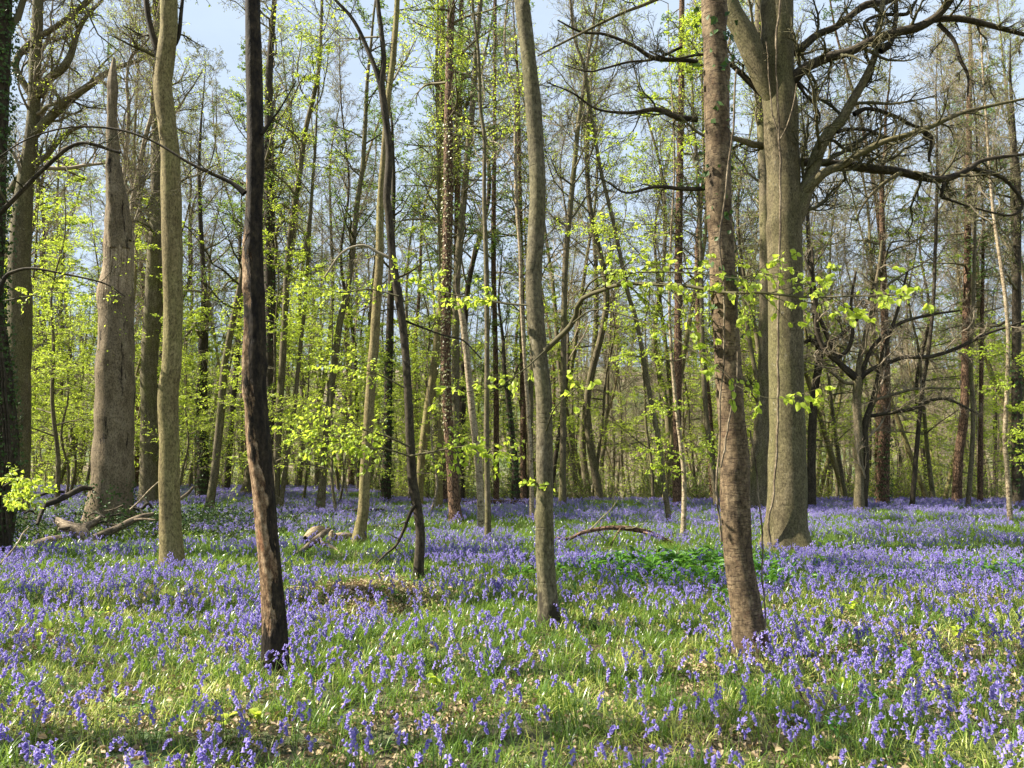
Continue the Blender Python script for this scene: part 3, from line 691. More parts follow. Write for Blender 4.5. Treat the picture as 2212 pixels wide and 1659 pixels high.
t, C, b = tree('beech_tree', 'grey beech between the dead beech and the pale kinked trunk', [
    (322, 1092, 46), (323, 1050, 40), (322, 900, 35), (322, 787, 34), (328, 687, 35), (335, 553, 34), (339, 450, 27), (338, 336, 24), (337, 250, 18), (338, 150, 16), (340, 0, 14)], 27, greybark, 'beech', 9, 6, S=18, ln=3.6)
limb(t, b, [(328, 520, 24), (318, 500, 20), (304, 470, 17), (296, 440, 14), (300, 390, 12), (308, 330, 9), (330, 240, 7)], 27, greybark, twigs=8)

# ---- sinuous dark trunk and the paler one behind it
t, C, b = tree('beech_tree', 'thin dark snaking trunk that forks high up', [
    (904, 1252, 26), (905, 1220, 22), (908, 1150, 20), (900, 1090, 21), (891, 1040, 21), (886, 960, 19), (882, 860, 18), (876, 760, 17), (868, 690, 18), (857, 620, 18), (848, 560, 17), (845, 520, 18), (840, 460, 18), (836, 425, 17), (841, 336, 16),
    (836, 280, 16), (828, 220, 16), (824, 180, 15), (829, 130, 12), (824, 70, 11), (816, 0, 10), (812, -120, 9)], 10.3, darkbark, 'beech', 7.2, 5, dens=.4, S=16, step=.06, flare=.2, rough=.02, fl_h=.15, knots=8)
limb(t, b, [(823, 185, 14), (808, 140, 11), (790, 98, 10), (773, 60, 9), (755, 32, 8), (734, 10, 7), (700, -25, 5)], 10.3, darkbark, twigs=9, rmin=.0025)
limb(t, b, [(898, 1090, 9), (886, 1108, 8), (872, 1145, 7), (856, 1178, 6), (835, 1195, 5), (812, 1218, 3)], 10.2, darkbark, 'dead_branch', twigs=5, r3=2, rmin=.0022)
bough(t, b, [(885, 965), (840, 945), (780, 925), (735, 889), (690, 870)], 10.2, -.3, 5, .06, 22, 4, sl=.5, droop=.6, upn=.5)
bough(t, b, [(886, 985), (940, 975), (1000, 965), (1050, 968), (1095, 980)], 10.2, -.4, 5, .065, 26, 4, True, sl=.5, droop=.6, upn=.5)
bough(t, b, [(885, 985), (830, 970), (780, 968), (740, 955), (700, 952), (640, 940)], 10.2, -.4, 4, .065, 26, 4, True, sl=.5, droop=.6, upn=.5)
bough(t, b, [(874, 838), (830, 815), (790, 800), (740, 790), (700, 792)], 10.2, -.3, 4, .06, 18, 4, sl=.4, droop=.6, upn=.5)
bough(t, b, [(862, 640), (800, 625), (740, 632), (690, 625), (640, 640)], 10.2, .4, 4, .055, 20, 4, sl=.45, droop=.5, upn=.5)
limb(t, b, [(848, 560, 8), (815, 545, 7), (785, 530, 6), (740, 545, 5), (700, 600, 4)], 10.4, twigp, twigs=5, r3=3, rmin=.002, tw=twigp)
limb(t, b, [(868, 690, 5), (905, 705, 5), (960, 725, 4), (1000, 735, 4), (1040, 775, 3)], 10.3, darkbark, twigs=6, r3=3, rmin=.002, leaf=lime, nl=.4)
t, C, b = tree('beech_tree', 'straight buff trunk with a curved foot, close behind the snaking trunk', [
    (775, 1180, 34), (779, 1140, 26), (785, 1100, 24), (790, 1000, 23), (797, 900, 22), (803, 800, 21), (808, 750, 21), (814, 650, 20), (820, 560, 18), (822, 437, 16), (829, 336, 14), (838, 220, 13), (850, 120, 13), (858, 0, 12)],
    14.4, pale, 'beech', 8, 6, dens=.5, S=18, step=.08, flare=.2, rough=.02, fl_h=.2)

# ---- larches and slim stems in the middle
t, C, b = tree('larch_tree', 'reddish larch trunk covered in pale ivy leaves, mid wood', [
    (985, 1130, 34), (983, 1106, 27), (978, 1040, 24), (972, 960, 22), (965, 860, 22), (963, 750, 22), (965, 620, 21), (968, 437, 22), (968, 336, 21), (970, 200, 19), (973, 67, 17), (975, 0, 16)], 19.6, larchb, 'larch', 9.5, 8, S=18, flare=.15)
ivy_on(t, b, C, 2.2, 10.5, 1500, .06, ivyd, .05)
t, C, b = tree('larch_tree', 'dark larch trunk standing tight behind the ivied larch', [
    (960, 1100, 18), (960, 800, 16), (958, 500, 15), (955, 300, 14), (956, 0, 12)], 27, larchb, 'larch', 9, 7)
T = [
 ('larch_tree', 'brown larch just past the ivied larch, straight', [(988, 1098, 15), (988, 900, 14), (986, 700, 13), (988, 437, 13), (992, 235, 13), (996, 60, 12), (997, 0, 11)], 27, larchb, 'larch', 8),
 ('larch_tree', 'leaning larch crossing above the peeling birch trunk', [(985, 1095, 17), (984, 800, 17), (986, 620, 16), (991, 551, 16), (1000, 450, 15), (1010, 336, 14), (1023, 200, 13), (1029, 100, 12), (1038, 0, 11)], 24, greybark, 'larch', 8),
 ('beech_tree', 'pale leaning trunk between the snaking trunk and the ivied larch', [(903, 1095, 20), (910, 1000, 18), (922, 900, 18), (934, 820, 18), (944, 740, 17), (952, 660, 16), (962, 540, 14), (975, 400, 12)], 25, pale, 'beech', 8),
 ('beech_tree', 'short pale trunk next to the foot of the ivied larch', [(947, 1104, 19), (949, 1020, 16), (953, 940, 15), (956, 860, 14), (958, 700, 13), (950, 450, 11), (945, 200, 9)], 24.5, pale, 'beech', 9),
 ('birch_tree', 'slim pale trunk with cracked bark and a torn top', [(1040, 1145, 18), (1039, 1104, 16), (1034, 1007, 16), (1020, 889, 15), (1010, 788, 14), (1001, 700, 14), (994, 660, 13), (990, 640, 9)], 17.5, birchb, None, 0),
 ('beech_tree', 'thin straight dark stem beside the cracked pale trunk', [(1054, 1172, 16), (1054, 1100, 13), (1051, 950, 12), (1052, 822, 11), (1052, 687, 11), (1050, 560, 11), (1046, 437, 9), (1046, 300, 8), (1038, 235, 8), (1033, 110, 7), (1022, 20, 6)], 15.0, greybark, 'beech', 7),
 ('ash_tree', 'thin pinkish stem close beside the middle grey trunk', [(1149, 1128, 11), (1147, 990, 9), (1141, 889, 8), (1134, 788, 8), (1126, 650, 8), (1124, 551, 8), (1116, 437, 8), (1113, 300, 7), (1112, 200, 6), (1096, 160, 5), (1090, 80, 5)], 19.8, birchb, 'bare', 8),
 ('beech_tree', 'tall clean grey trunk forking high beyond the middle grey trunk', [(1215, 1090, 17), (1216, 1000, 14), (1217, 850, 13), (1218, 700, 13), (1222, 560, 13), (1233, 437, 12), (1243, 336, 11), (1249, 270, 10), (1262, 180, 8), (1280, 60, 6)], 26.5, greybark, 'beech', 9),
 ('ash_tree', 'thin curving stem that leans far over to the middle', [(1446, 1130, 14), (1443, 1104, 12), (1433, 1040, 12), (1423, 956, 11), (1406, 865, 11), (1390, 771, 10), (1373, 687, 10), (1356, 630, 10), (1333, 517, 9), (1319, 454, 9), (1302, 386, 8), (1289, 319, 8), (1275, 235, 8), (1262, 144, 7), (1240, 80, 6), (1232, 0, 6)], 19.6, greybark, 'bare', 9),
 ('hazel_tree', 'very thin pale stem close beside the banded cherry', [(1476, 1160, 12), (1478, 1040, 10), (1470, 956, 9), (1460, 872, 8), (1450, 754, 7), (1446, 640, 6), (1450, 500, 5)], 16.1, birchb, 'young', 4),
 ('larch_tree', 'red barked larch rising behind the banded cherry', [(1462, 1098, 19), (1463, 900, 18), (1465, 700, 17), (1466, 560, 17), (1468, 400, 16), (1472, 200, 14), (1473, 0, 12)], 26, larchb, 'larch', 9),
 ('beech_tree', 'smooth slim trunk bending just beyond the banded cherry', [(1548, 1098, 13), (1545, 1060, 12), (1535, 980, 12), (1525, 889, 11), (1519, 780, 11), (1516, 687, 10), (1514, 550, 9), (1505, 350, 8)], 25.5, greybark, 'beech', 8),
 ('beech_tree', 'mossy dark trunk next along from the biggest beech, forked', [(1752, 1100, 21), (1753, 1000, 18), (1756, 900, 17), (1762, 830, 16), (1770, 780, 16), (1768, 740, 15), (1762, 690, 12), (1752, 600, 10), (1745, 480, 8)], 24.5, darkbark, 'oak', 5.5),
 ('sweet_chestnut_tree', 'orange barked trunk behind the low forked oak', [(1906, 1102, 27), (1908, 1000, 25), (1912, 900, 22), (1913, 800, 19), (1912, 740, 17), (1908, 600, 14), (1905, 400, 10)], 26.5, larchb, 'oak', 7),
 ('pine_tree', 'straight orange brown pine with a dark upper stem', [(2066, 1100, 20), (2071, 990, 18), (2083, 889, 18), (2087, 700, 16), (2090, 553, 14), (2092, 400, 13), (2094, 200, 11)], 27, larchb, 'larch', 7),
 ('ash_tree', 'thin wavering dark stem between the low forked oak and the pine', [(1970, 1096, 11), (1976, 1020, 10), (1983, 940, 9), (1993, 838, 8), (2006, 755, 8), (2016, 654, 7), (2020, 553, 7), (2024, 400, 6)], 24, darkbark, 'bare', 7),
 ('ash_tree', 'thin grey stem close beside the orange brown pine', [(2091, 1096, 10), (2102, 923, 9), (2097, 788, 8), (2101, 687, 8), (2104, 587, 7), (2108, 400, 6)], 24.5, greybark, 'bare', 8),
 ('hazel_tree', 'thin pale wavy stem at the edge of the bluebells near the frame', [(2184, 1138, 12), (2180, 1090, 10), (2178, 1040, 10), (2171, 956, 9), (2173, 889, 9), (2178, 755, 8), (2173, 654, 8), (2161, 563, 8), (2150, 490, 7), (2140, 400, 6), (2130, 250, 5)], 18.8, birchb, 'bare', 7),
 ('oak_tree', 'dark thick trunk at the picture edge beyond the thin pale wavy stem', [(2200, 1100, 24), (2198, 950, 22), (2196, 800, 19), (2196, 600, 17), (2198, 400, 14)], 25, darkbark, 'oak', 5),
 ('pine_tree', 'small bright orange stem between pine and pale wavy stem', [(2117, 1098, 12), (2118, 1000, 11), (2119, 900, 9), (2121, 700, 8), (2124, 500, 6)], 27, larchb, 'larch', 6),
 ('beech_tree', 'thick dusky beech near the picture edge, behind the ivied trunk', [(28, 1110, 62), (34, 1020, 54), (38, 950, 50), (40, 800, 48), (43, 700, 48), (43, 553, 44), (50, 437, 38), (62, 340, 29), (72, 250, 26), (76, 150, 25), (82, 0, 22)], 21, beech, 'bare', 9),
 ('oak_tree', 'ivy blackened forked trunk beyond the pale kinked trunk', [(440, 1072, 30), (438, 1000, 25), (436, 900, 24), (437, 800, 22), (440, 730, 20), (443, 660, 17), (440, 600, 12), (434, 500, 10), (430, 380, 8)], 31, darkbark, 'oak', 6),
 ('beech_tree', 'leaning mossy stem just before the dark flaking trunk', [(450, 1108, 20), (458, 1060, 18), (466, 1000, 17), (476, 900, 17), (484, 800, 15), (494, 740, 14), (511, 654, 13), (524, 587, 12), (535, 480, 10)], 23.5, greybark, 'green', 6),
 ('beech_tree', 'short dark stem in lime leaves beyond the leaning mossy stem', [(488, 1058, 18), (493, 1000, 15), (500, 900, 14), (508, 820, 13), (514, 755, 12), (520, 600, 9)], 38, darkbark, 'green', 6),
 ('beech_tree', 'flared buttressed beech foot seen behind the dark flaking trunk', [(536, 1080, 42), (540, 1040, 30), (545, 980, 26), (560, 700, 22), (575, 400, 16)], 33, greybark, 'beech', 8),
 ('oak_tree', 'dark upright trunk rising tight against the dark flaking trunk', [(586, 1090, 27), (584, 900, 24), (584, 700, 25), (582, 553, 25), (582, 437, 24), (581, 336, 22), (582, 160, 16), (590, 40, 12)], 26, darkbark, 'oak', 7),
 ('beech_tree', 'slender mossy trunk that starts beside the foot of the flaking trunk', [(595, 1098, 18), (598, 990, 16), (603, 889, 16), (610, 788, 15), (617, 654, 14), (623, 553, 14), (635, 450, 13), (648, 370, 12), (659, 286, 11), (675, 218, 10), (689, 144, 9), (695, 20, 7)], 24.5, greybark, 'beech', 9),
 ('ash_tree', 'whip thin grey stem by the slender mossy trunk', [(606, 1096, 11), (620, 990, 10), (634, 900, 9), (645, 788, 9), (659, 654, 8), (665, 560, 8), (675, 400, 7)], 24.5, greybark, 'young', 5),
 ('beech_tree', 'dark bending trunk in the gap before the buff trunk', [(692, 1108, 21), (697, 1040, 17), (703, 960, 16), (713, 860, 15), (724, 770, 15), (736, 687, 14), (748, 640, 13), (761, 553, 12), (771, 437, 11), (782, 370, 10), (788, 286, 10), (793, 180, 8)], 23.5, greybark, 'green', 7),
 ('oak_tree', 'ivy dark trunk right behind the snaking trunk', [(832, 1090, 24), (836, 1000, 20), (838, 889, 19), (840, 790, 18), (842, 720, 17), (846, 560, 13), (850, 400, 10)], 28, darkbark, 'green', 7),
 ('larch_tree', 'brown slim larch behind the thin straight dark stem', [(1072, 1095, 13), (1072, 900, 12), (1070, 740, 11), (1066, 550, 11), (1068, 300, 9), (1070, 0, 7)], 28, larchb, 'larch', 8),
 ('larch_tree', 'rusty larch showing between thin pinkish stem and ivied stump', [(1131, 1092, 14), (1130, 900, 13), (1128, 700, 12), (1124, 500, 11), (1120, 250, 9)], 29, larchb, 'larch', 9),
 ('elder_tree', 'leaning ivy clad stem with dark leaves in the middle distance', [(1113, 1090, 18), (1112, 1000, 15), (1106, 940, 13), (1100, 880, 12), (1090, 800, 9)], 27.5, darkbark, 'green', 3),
]
reg = {}
for (nm, lb, pts, d, bk, kd, z0) in T:
    t, C, b = tree(nm, lb, pts, d, bk, kd, z0, 5 if kd else 0, S=12, step=.2, flare=.22, knots=4, fl_h=.25)
    reg[lb] = (t, C, b)
def ivy_for(key, z0, z1, n, s=.07):
    t, C, b = [v for k, v in reg.items() if key in k][0]; ivy_on(t, b, C, z0, z1, n, s, ivym, .13)
ivy_for('ivy blackened', .2, 5, 1300); ivy_for('ivy dark trunk', .1, 6, 1200); ivy_for('leaning ivy clad', .1, 4.5, 900)
ivy_for('orange barked trunk', .1, 2.4, 500); ivy_for('dark upright trunk', 5, 13, 1000); ivy_for('dark thick trunk', .5, 5, 600)
t, C, b = [v for k, v in reg.items() if 'thin pale wavy' in k][0]
for yy, x1, x2 in ((755, 2178, 2110), (792, 2176, 2225), (830, 2178, 2150), (880, 2176, 2225), (940, 2172, 2210), (990, 2175, 2225)):
    bough(t, b, [(x1, yy + 8), ((x1 + x2) / 2, yy), (x2, yy + 2)], 18.8, -.5, 3, .065, 16, 5, sl=.5, droop=.5, rmin=.003, upn=.5)
t, C, b = [v for k, v in reg.items() if 'very thin pale' in k][0]
for yy, x1, x2 in ((770, 1452, 1330), (770, 1455, 1550), (700, 1450, 1400), (880, 1462, 1420), (975, 1470, 1400), (965, 1472, 1540), (1010, 1476, 1430)):
    bough(t, b, [(x1, yy + 10), ((x1 + x2) / 2, yy), (x2, yy - 2)], 16.1, -.6, 3, .06, 18, 5, sl=.5, droop=.5, rmin=.003, upn=.5)
t, C, b = [v for k, v in reg.items() if 'cracked bark and a torn' in k][0]
for k in range(7):
    x = 990 + rng.uniform(-8, 8); limb(t, b, [(994, 655, 5), (x, 620, 3), (x + rng.uniform(-12, 12), 590 - k * 3, 1)], 17.5, deadwood, 'torn_strip', rmin=.002)

# ---- low forked oak with its spreading limbs
t, C, b = tree('oak_tree', 'low forked oak with crooked spreading limbs, beyond the biggest beech', [
    (1856, 1104, 22), (1857, 1040, 18), (1855, 950, 17), (1851, 880, 17), (1852, 815, 18)], 23.6, greybark, None, 0, 0, S=14, flare=.2, knots=3)
y6 = lambda zx, zy, w: (1469 + zx * .336, 553 + zy * .336, w * .336)
ok = dict(twigs=14, lenf=.35, rmin=.007)
for pts in (
 [y6(1140, 800, 50), y6(1110, 755, 36), y6(1040, 700, 34), y6(960, 640, 30), y6(905, 560, 28), y6(872, 450, 26), y6(880, 330, 22), y6(860, 150, 18), y6(850, -60, 14)],
 [y6(1130, 790, 44), y6(1060, 730, 34), y6(1010, 670, 34), y6(968, 560, 32), y6(920, 450, 28), y6(870, 320, 24), y6(845, 150, 18), y6(800, 0, 12)],
 [y6(1150, 790, 44), y6(1220, 735, 30), y6(1340, 685, 28), y6(1450, 650, 26), y6(1600, 648, 26), y6(1750, 605, 24), y6(1860, 555, 22), y6(2000, 490, 18), y6(2212, 420, 14)],
 [y6(1150, 800, 44), y6(1150, 700, 34), y6(1190, 520, 32), y6(1240, 300, 28), y6(1275, 100, 24), y6(1300, -100, 18)],
 [y6(1180, 1630, 46), y6(1195, 1350, 42), y6(1190, 1090, 42), y6(1240, 930, 38), y6(1280, 760, 34), y6(1310, 620, 30), y6(1340, 520, 26), y6(1400, 350, 20), y6(1460, 100, 14)],
 [y6(1215, 1030, 24), y6(1350, 1008, 24), y6(1500, 980, 22), y6(1600, 935, 20), y6(1700, 918, 18), y6(1800, 955, 16), y6(1920, 1020, 10)],
 [y6(1240, 930, 22), y6(1340, 900, 20), y6(1480, 860, 18), y6(1600, 850, 14), y6(1800, 850, 10)],
 [y6(1120, 820, 26), y6(1060, 815, 24), y6(1000, 770, 20), y6(960, 740, 14)],
 [y6(1010, 660, 26), y6(1080, 600, 26), y6(1110, 480, 24), y6(1100, 300, 20), y6(1130, 100, 16)],
 [y6(1160, 760, 28), y6(1230, 600, 26), y6(1300, 520, 24), y6(1420, 430, 22), y6(1600, 380, 18), y6(1800, 350, 12)]):
    limb(t, b, pts, 23.6, greybark if rng.random() < .5 else darkbark, S=8, step=.2, tw=twigv, **ok)
t2, C2, b2 = [v for k, v in reg.items() if 'mossy dark trunk next' in k][0]
for pts in ([(1768, 745, 12), (1750, 735, 9), (1735, 740, 8), (1715, 730, 5)], [(1768, 755, 12), (1790, 740, 10), (1815, 725, 9), (1850, 690, 8), (1880, 640, 6), (1900, 560, 5)]):
    limb(t2, b2, pts, 24.4, darkbark, twigs=9, tw=twigd)

# ---- ivy clad trunk at the left border
t, C, b = tree('oak_tree', 'near black ivy wrapped trunk cut by the picture edge', [
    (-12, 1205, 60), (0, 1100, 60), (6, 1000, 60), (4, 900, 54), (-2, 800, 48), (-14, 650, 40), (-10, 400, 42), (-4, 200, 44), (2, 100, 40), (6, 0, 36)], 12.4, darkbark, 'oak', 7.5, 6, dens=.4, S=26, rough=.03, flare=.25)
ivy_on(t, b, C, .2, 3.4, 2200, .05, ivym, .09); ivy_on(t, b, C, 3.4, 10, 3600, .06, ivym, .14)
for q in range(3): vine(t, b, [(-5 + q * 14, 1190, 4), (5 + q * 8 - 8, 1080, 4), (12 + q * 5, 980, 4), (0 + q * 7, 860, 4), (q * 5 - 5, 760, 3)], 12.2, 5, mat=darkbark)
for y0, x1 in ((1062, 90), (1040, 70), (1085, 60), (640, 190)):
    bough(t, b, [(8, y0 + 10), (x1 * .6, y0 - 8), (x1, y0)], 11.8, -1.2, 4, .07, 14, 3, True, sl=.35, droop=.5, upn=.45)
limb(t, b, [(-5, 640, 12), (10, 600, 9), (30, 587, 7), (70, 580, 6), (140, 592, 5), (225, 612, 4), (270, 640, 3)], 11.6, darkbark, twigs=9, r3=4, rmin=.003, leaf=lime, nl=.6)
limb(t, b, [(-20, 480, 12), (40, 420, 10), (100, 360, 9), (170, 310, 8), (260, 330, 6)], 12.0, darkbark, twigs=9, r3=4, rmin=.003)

# branch structure over the dusky beech at the left
t, C, b = [v for k, v in reg.items() if 'thick dusky' in k][0]
v1 = lambda zx, zy, w: (zx * .336, zy * .336, w * .336)
for pts in ([v1(180, 900, 70), v1(280, 800, 60), v1(400, 680, 55), v1(560, 560, 46), v1(720, 450, 34), v1(950, 360, 24), v1(1050, 250, 16)],
            [v1(250, 620, 60), v1(300, 520, 60), v1(400, 440, 52), v1(460, 340, 44), v1(490, 230, 34), v1(560, 100, 26), v1(660, 0, 20)],
            [v1(220, 640, 50), v1(100, 420, 40), v1(200, 270, 40), v1(350, 180, 36), v1(470, 90, 40), v1(570, 0, 40), v1(700, -140, 30)],
            [v1(70, 1240, 60), v1(140, 1120, 44), v1(300, 1000, 34), v1(420, 860, 26), v1(560, 800, 20)]):
    limb(t, b, pts, 21, greybark, S=9, step=.2, twigs=16, lenf=.35, rmin=.006, leaf=lime, nl=.5, lsize=.06, tw=twig)
def stem(name, lb, pts, d, bk, **k):
    return tree(name, lb, pts, d, bk, k.pop('kind', None), k.pop('z0', 4), k.pop('ext', 2), S=8, step=.15, flare=.15, **k)
stem('ash_tree', 'pale crooked stem right beside the broken spike, wavy', [(282, 1090, 10), (283, 700, 10), (281, 520, 10), (272, 420, 10), (269, 370, 9), (275, 302, 9), (278, 235, 8), (274, 185, 7), (282, 128, 6), (320, 84, 4)], 19, birchb, kind='bare', z0=7)
stem('ash_tree', 'pale crooked stem that curves over toward the kinked trunk', [(283, 1090, 10), (285, 600, 10), (285, 454, 10), (296, 386, 9), (312, 302, 8), (328, 242, 8), (326, 188, 6), (302, 158, 4)], 20, birchb, kind='bare', z0=7)

# ---- young beeches in fresh leaf, copies of two built ones
def proto_tree(name, H, r, bark, kind, z0, seed, dens=1.0, ln=None, bend=.25, leafy=1.0):
    r_ = np.random.default_rng(seed); n = 7
    z_ = np.linspace(-.15, H, n); px = np.cumsum(r_.normal(size=n) * bend * (H / 14)); py = np.cumsum(r_.normal(size=n) * bend * (H / 14)); px -= px[0]; py -= py[0]
    C = catmull(np.stack([px, py, z_, r * (1 - .88 * (np.linspace(0, 1, n)) ** 1.1)], 1), .35)
    g = Geo(); trunk_geo(g, C, 9, .25, .03, seed=seed, knots=3); tr = g.build('trunk', bark, 'none')
    g = Geo(); k = crown_geo(g, C, kind, z0, rmin=.007 if kind != 'young' else .0045, dens=dens, ln=ln, leafy=leafy); cr = g.build('crown', [k['tw'], k['leaf']], 'none')
    return tr, cr
def place(proto, name, label, cat, x, y, rot, sc, group):
    t = thing(name, label, cat, (x, y, float(terrain(x, y))), group)
    t.rotation_euler = (rng.normal() * .03, rng.normal() * .03, rot); t.scale = (sc, sc, sc)
    for p in proto:
        c = p.copy(); col.objects.link(c); c.parent = t
    return t
py_ = [proto_tree('y', 7.5, .05, greybark, 'young', .9, 11, 1.3), proto_tree('y', 9.5, .07, greybark, 'young', 1.6, 12, 1.5), proto_tree('y', 6.0, .04, birchb, 'young', .7, 13, 1.0)]
yspots = []
for k in range(900):
    if len(yspots) >= 84: break
    y = rng.uniform(20, 46); x = rng.uniform(-.72 * y, -.02 * y)
    if k % 3 == 0: x = rng.uniform(0, .7 * y); y = max(y, 30)
    if x < -.3 * y and y < 23: continue
    if all((x - a) ** 2 + (y - c_) ** 2 > 3.4 for a, c_ in yspots): yspots.append((x, y))
for q, (x, y) in enumerate(yspots):
    place(py_[q % 3], 'young_beech', 'slender young beech with flat tiers of lime leaves in the understorey', 'tree', x, y, rng.uniform(0, 6.28), rng.uniform(.8, 1.35), 'young beeches leafing under the tall trees')

# ---- the tall wood beyond the bluebells
pf = [proto_tree('f', 22, .15, greybark, 'beech', 8, 21, 1.3, 3.9, leafy=.7), proto_tree('f', 25, .16, larchb, 'larch', 9, 22, 1.3), proto_tree('f', 21, .12, darkbark, 'bare', 6.5, 23, 1.5, 3.8),
      proto_tree('f', 23, .18, greybark, 'oak', 8, 24, 1.3, 5.0), proto_tree('f', 19, .10, pale, 'bare', 6, 25, 1.5, 3.4), proto_tree('f', 21, .13, greybark, 'green', 6.5, 26, 1.3, 3.4, leafy=.7)]
ff_ = [('beech_tree', 'slim beech with a thin lime crown in the far wood'), ('larch_tree', 'straight red brown larch with feathery crown in the far wood'), ('ash_tree', 'bare dark stemmed tree in the far wood'),
       ('oak_tree', 'crooked dark oak in the far wood'), ('birch_tree', 'thin pale stemmed bare tree in the far wood'), ('hornbeam_tree', 'dark trunk in green leaf in the far wood')]
gps = ['slim beeches of the far wood', 'larches of the far wood', 'bare dark trees of the far wood', 'dark oaks of the far wood', 'pale thin trees of the far wood', 'green leafed trees of the far wood']
spots = []
for k in range(6000):
    if len(spots) >= 290: break
    y = 29 + 62 * rng.random() ** 1.0; x = rng.uniform(-.75, .75) * y
    if x < -4 and y < 40 and rng.random() < .7: continue
    if all((x - a) ** 2 + (y - c_) ** 2 > 4.4 for a, c_ in spots): spots.append((x, y))
for (x, y) in spots:
    w = np.array([1.2, .5, 1.3, .4, 2.0, .5]) if x > 0 else np.array([1.2, .5, 1.1, .7, .6, 2.0])
    q = rng.choice(6, p=w / w.sum())
    place(pf[q], ff_[q][0], ff_[q][1], 'tree', x, y, rng.uniform(0, 6.28), rng.uniform(.8, 1.2), gps[q])
pf.append(proto_tree('f', 16, .16, darkbark, 'bare', 7, 31, .45)); ff_.append(ff_[2])
pf.append(proto_tree('f', 15, .2, darkbark, 'green', 3.0, 33, 1.6, .85)); ff_.append(ff_[5])
# trees standing outside the frame towards the sun: they throw the dapple
for q, (x, y, k) in enumerate([(-8.6, 8.35, 6), (-14.5, 12.7, 6), (-7.5, 4.6, 6), (4, -6, 6), (9, 2, 2), (13, 8, 0), (-18, 6.3, 6), (-12.6, 12.9, 7), (-8.9, 9.0, 7), (-16, 14.2, 7), (-9.3, 4.3, 6), (-12, 17.2, 6)][:-1]):
    place(pf[k], ff_[k][0], 'tree that stands just outside the picture', 'tree', x, y, q * 1.3, 1.0, 'trees just outside the picture')
# ------------------------------------------------------------------ scatter
def src(geo, name, mats): return geo.build(name, mats, 'none')
def scatter(name, label, cat, P, rot, scl, idx, sources):
    me = bpy.data.meshes.new(name); n = len(P)
    me.vertices.add(n); me.vertices.foreach_set('co', np.asarray(P, np.float32).ravel())
    a = me.attributes.new('rot', 'FLOAT_VECTOR', 'POINT'); a.data.foreach_set('vector', np.asarray(rot, np.float32).ravel())
    a = me.attributes.new('scl', 'FLOAT', 'POINT'); a.data.foreach_set('value', np.asarray(scl, np.float32))
    a = me.attributes.new('idx', 'INT', 'POINT'); a.data.foreach_set('value', np.asarray(idx, np.int32))
    o = bpy.data.objects.new(name, me); col.objects.link(o)
    o['label'] = label; o['category'] = cat; o['kind'] = 'stuff'
    cc = bpy.data.collections.new(name + '_plants')
    for s in sources: cc.objects.link(s)
    ng = bpy.data.node_groups.new(name, 'GeometryNodeTree')
    ng.interface.new_socket('Geometry', in_out='INPUT', socket_type='NodeSocketGeometry')
    ng.interface.new_socket('Geometry', in_out='OUTPUT', socket_type='NodeSocketGeometry')
    gi = ng.nodes.new('NodeGroupInput'); gout = ng.nodes.new('NodeGroupOutput')
    iop = ng.nodes.new('GeometryNodeInstanceOnPoints'); iop.inputs['Pick Instance'].default_value = True
    ci = ng.nodes.new('GeometryNodeCollectionInfo'); ci.inputs['Collection'].default_value = cc
    ci.inputs['Separate Children'].default_value = True; ci.inputs['Reset Children'].default_value = True
    def na(nm, ty):
        x = ng.nodes.new('GeometryNodeInputNamedAttribute'); x.data_type = ty; x.inputs['Name'].default_value = nm; return x.outputs[0]
    e = ng.nodes.new('FunctionNodeEulerToRotation')
    Lk = ng.links.new
    Lk(gi.outputs[0], iop.inputs['Points']); Lk(ci.outputs[0], iop.inputs['Instance'])
    Lk(na('rot', 'FLOAT_VECTOR'), e.inputs[0]); Lk(e.outputs[0], iop.inputs['Rotation'])
    Lk(na('scl', 'FLOAT'), iop.inputs['Scale']); Lk(na('idx', 'INT'), iop.inputs['Instance Index'])
    Lk(iop.outputs[0], gout.inputs[0])
    md = o.modifiers.new('scatter', 'NODES'); md.node_group = ng
    return o

def bell(geo, p, ax, L, S=6):
    ax = nrmz(ax); r = nrmz(np.cross(ax, [0.3, 1, .2])); u = np.cross(ax, r)
    th = np.arange(S) * 2 * math.pi / S
    rows = [(0, .13), (.16, .26), (.6, .27), (.86, .36), (.9, .62)] if S > 4 else [(0, .14), (.5, .26), (.95, .42)]
    V = [p + ax * L * a + (r * np.cos(th)[:, None] + u * np.sin(th)[:, None]) * L * w for a, w in rows]
    V = np.concatenate(V); k = np.arange(len(rows) - 1)[:, None] * S; j = np.arange(S)[None]
    a = k + j; b_ = k + (j + 1) % S
    geo.add(V, np.stack([a, b_, b_ + S, a + S], -1).reshape(-1, 4), 0, np.full((len(rows) - 1) * S, rng.random()))
def spike(geo, x, y, h, az, nb=7, S=6, big=1.0):
    K = 8; t = np.linspace(0, 1, K); d = np.array([math.cos(az), math.sin(az), 0])
    P = np.array([x, y, 0]) + np.outer(t ** 2.2 * h * .16, d); P[:, 2] = h * (t - .10 * t ** 6)
    P[-1] += d * .02; P[-1, 2] -= .012
    tubes(geo, P[None], np.linspace(.0026, .0012, K)[None], 4, 1)
    for q in range(nb):
        f = .66 + .34 * (q / (nb - 1)); fi = f * (K - 1); i0 = min(int(fi), K - 2); p = P[i0] + (P[i0 + 1] - P[i0]) * (fi - i0)
        a2 = az + rng.normal() * .75; o = np.array([math.cos(a2), math.sin(a2), .2]) * .013
        bell(geo, p + o, np.array([math.cos(a2) * .5, math.sin(a2) * .5, -1]), (.0215 if q < nb - 1 else .016) * big * rng.uniform(.85, 1.1), S)
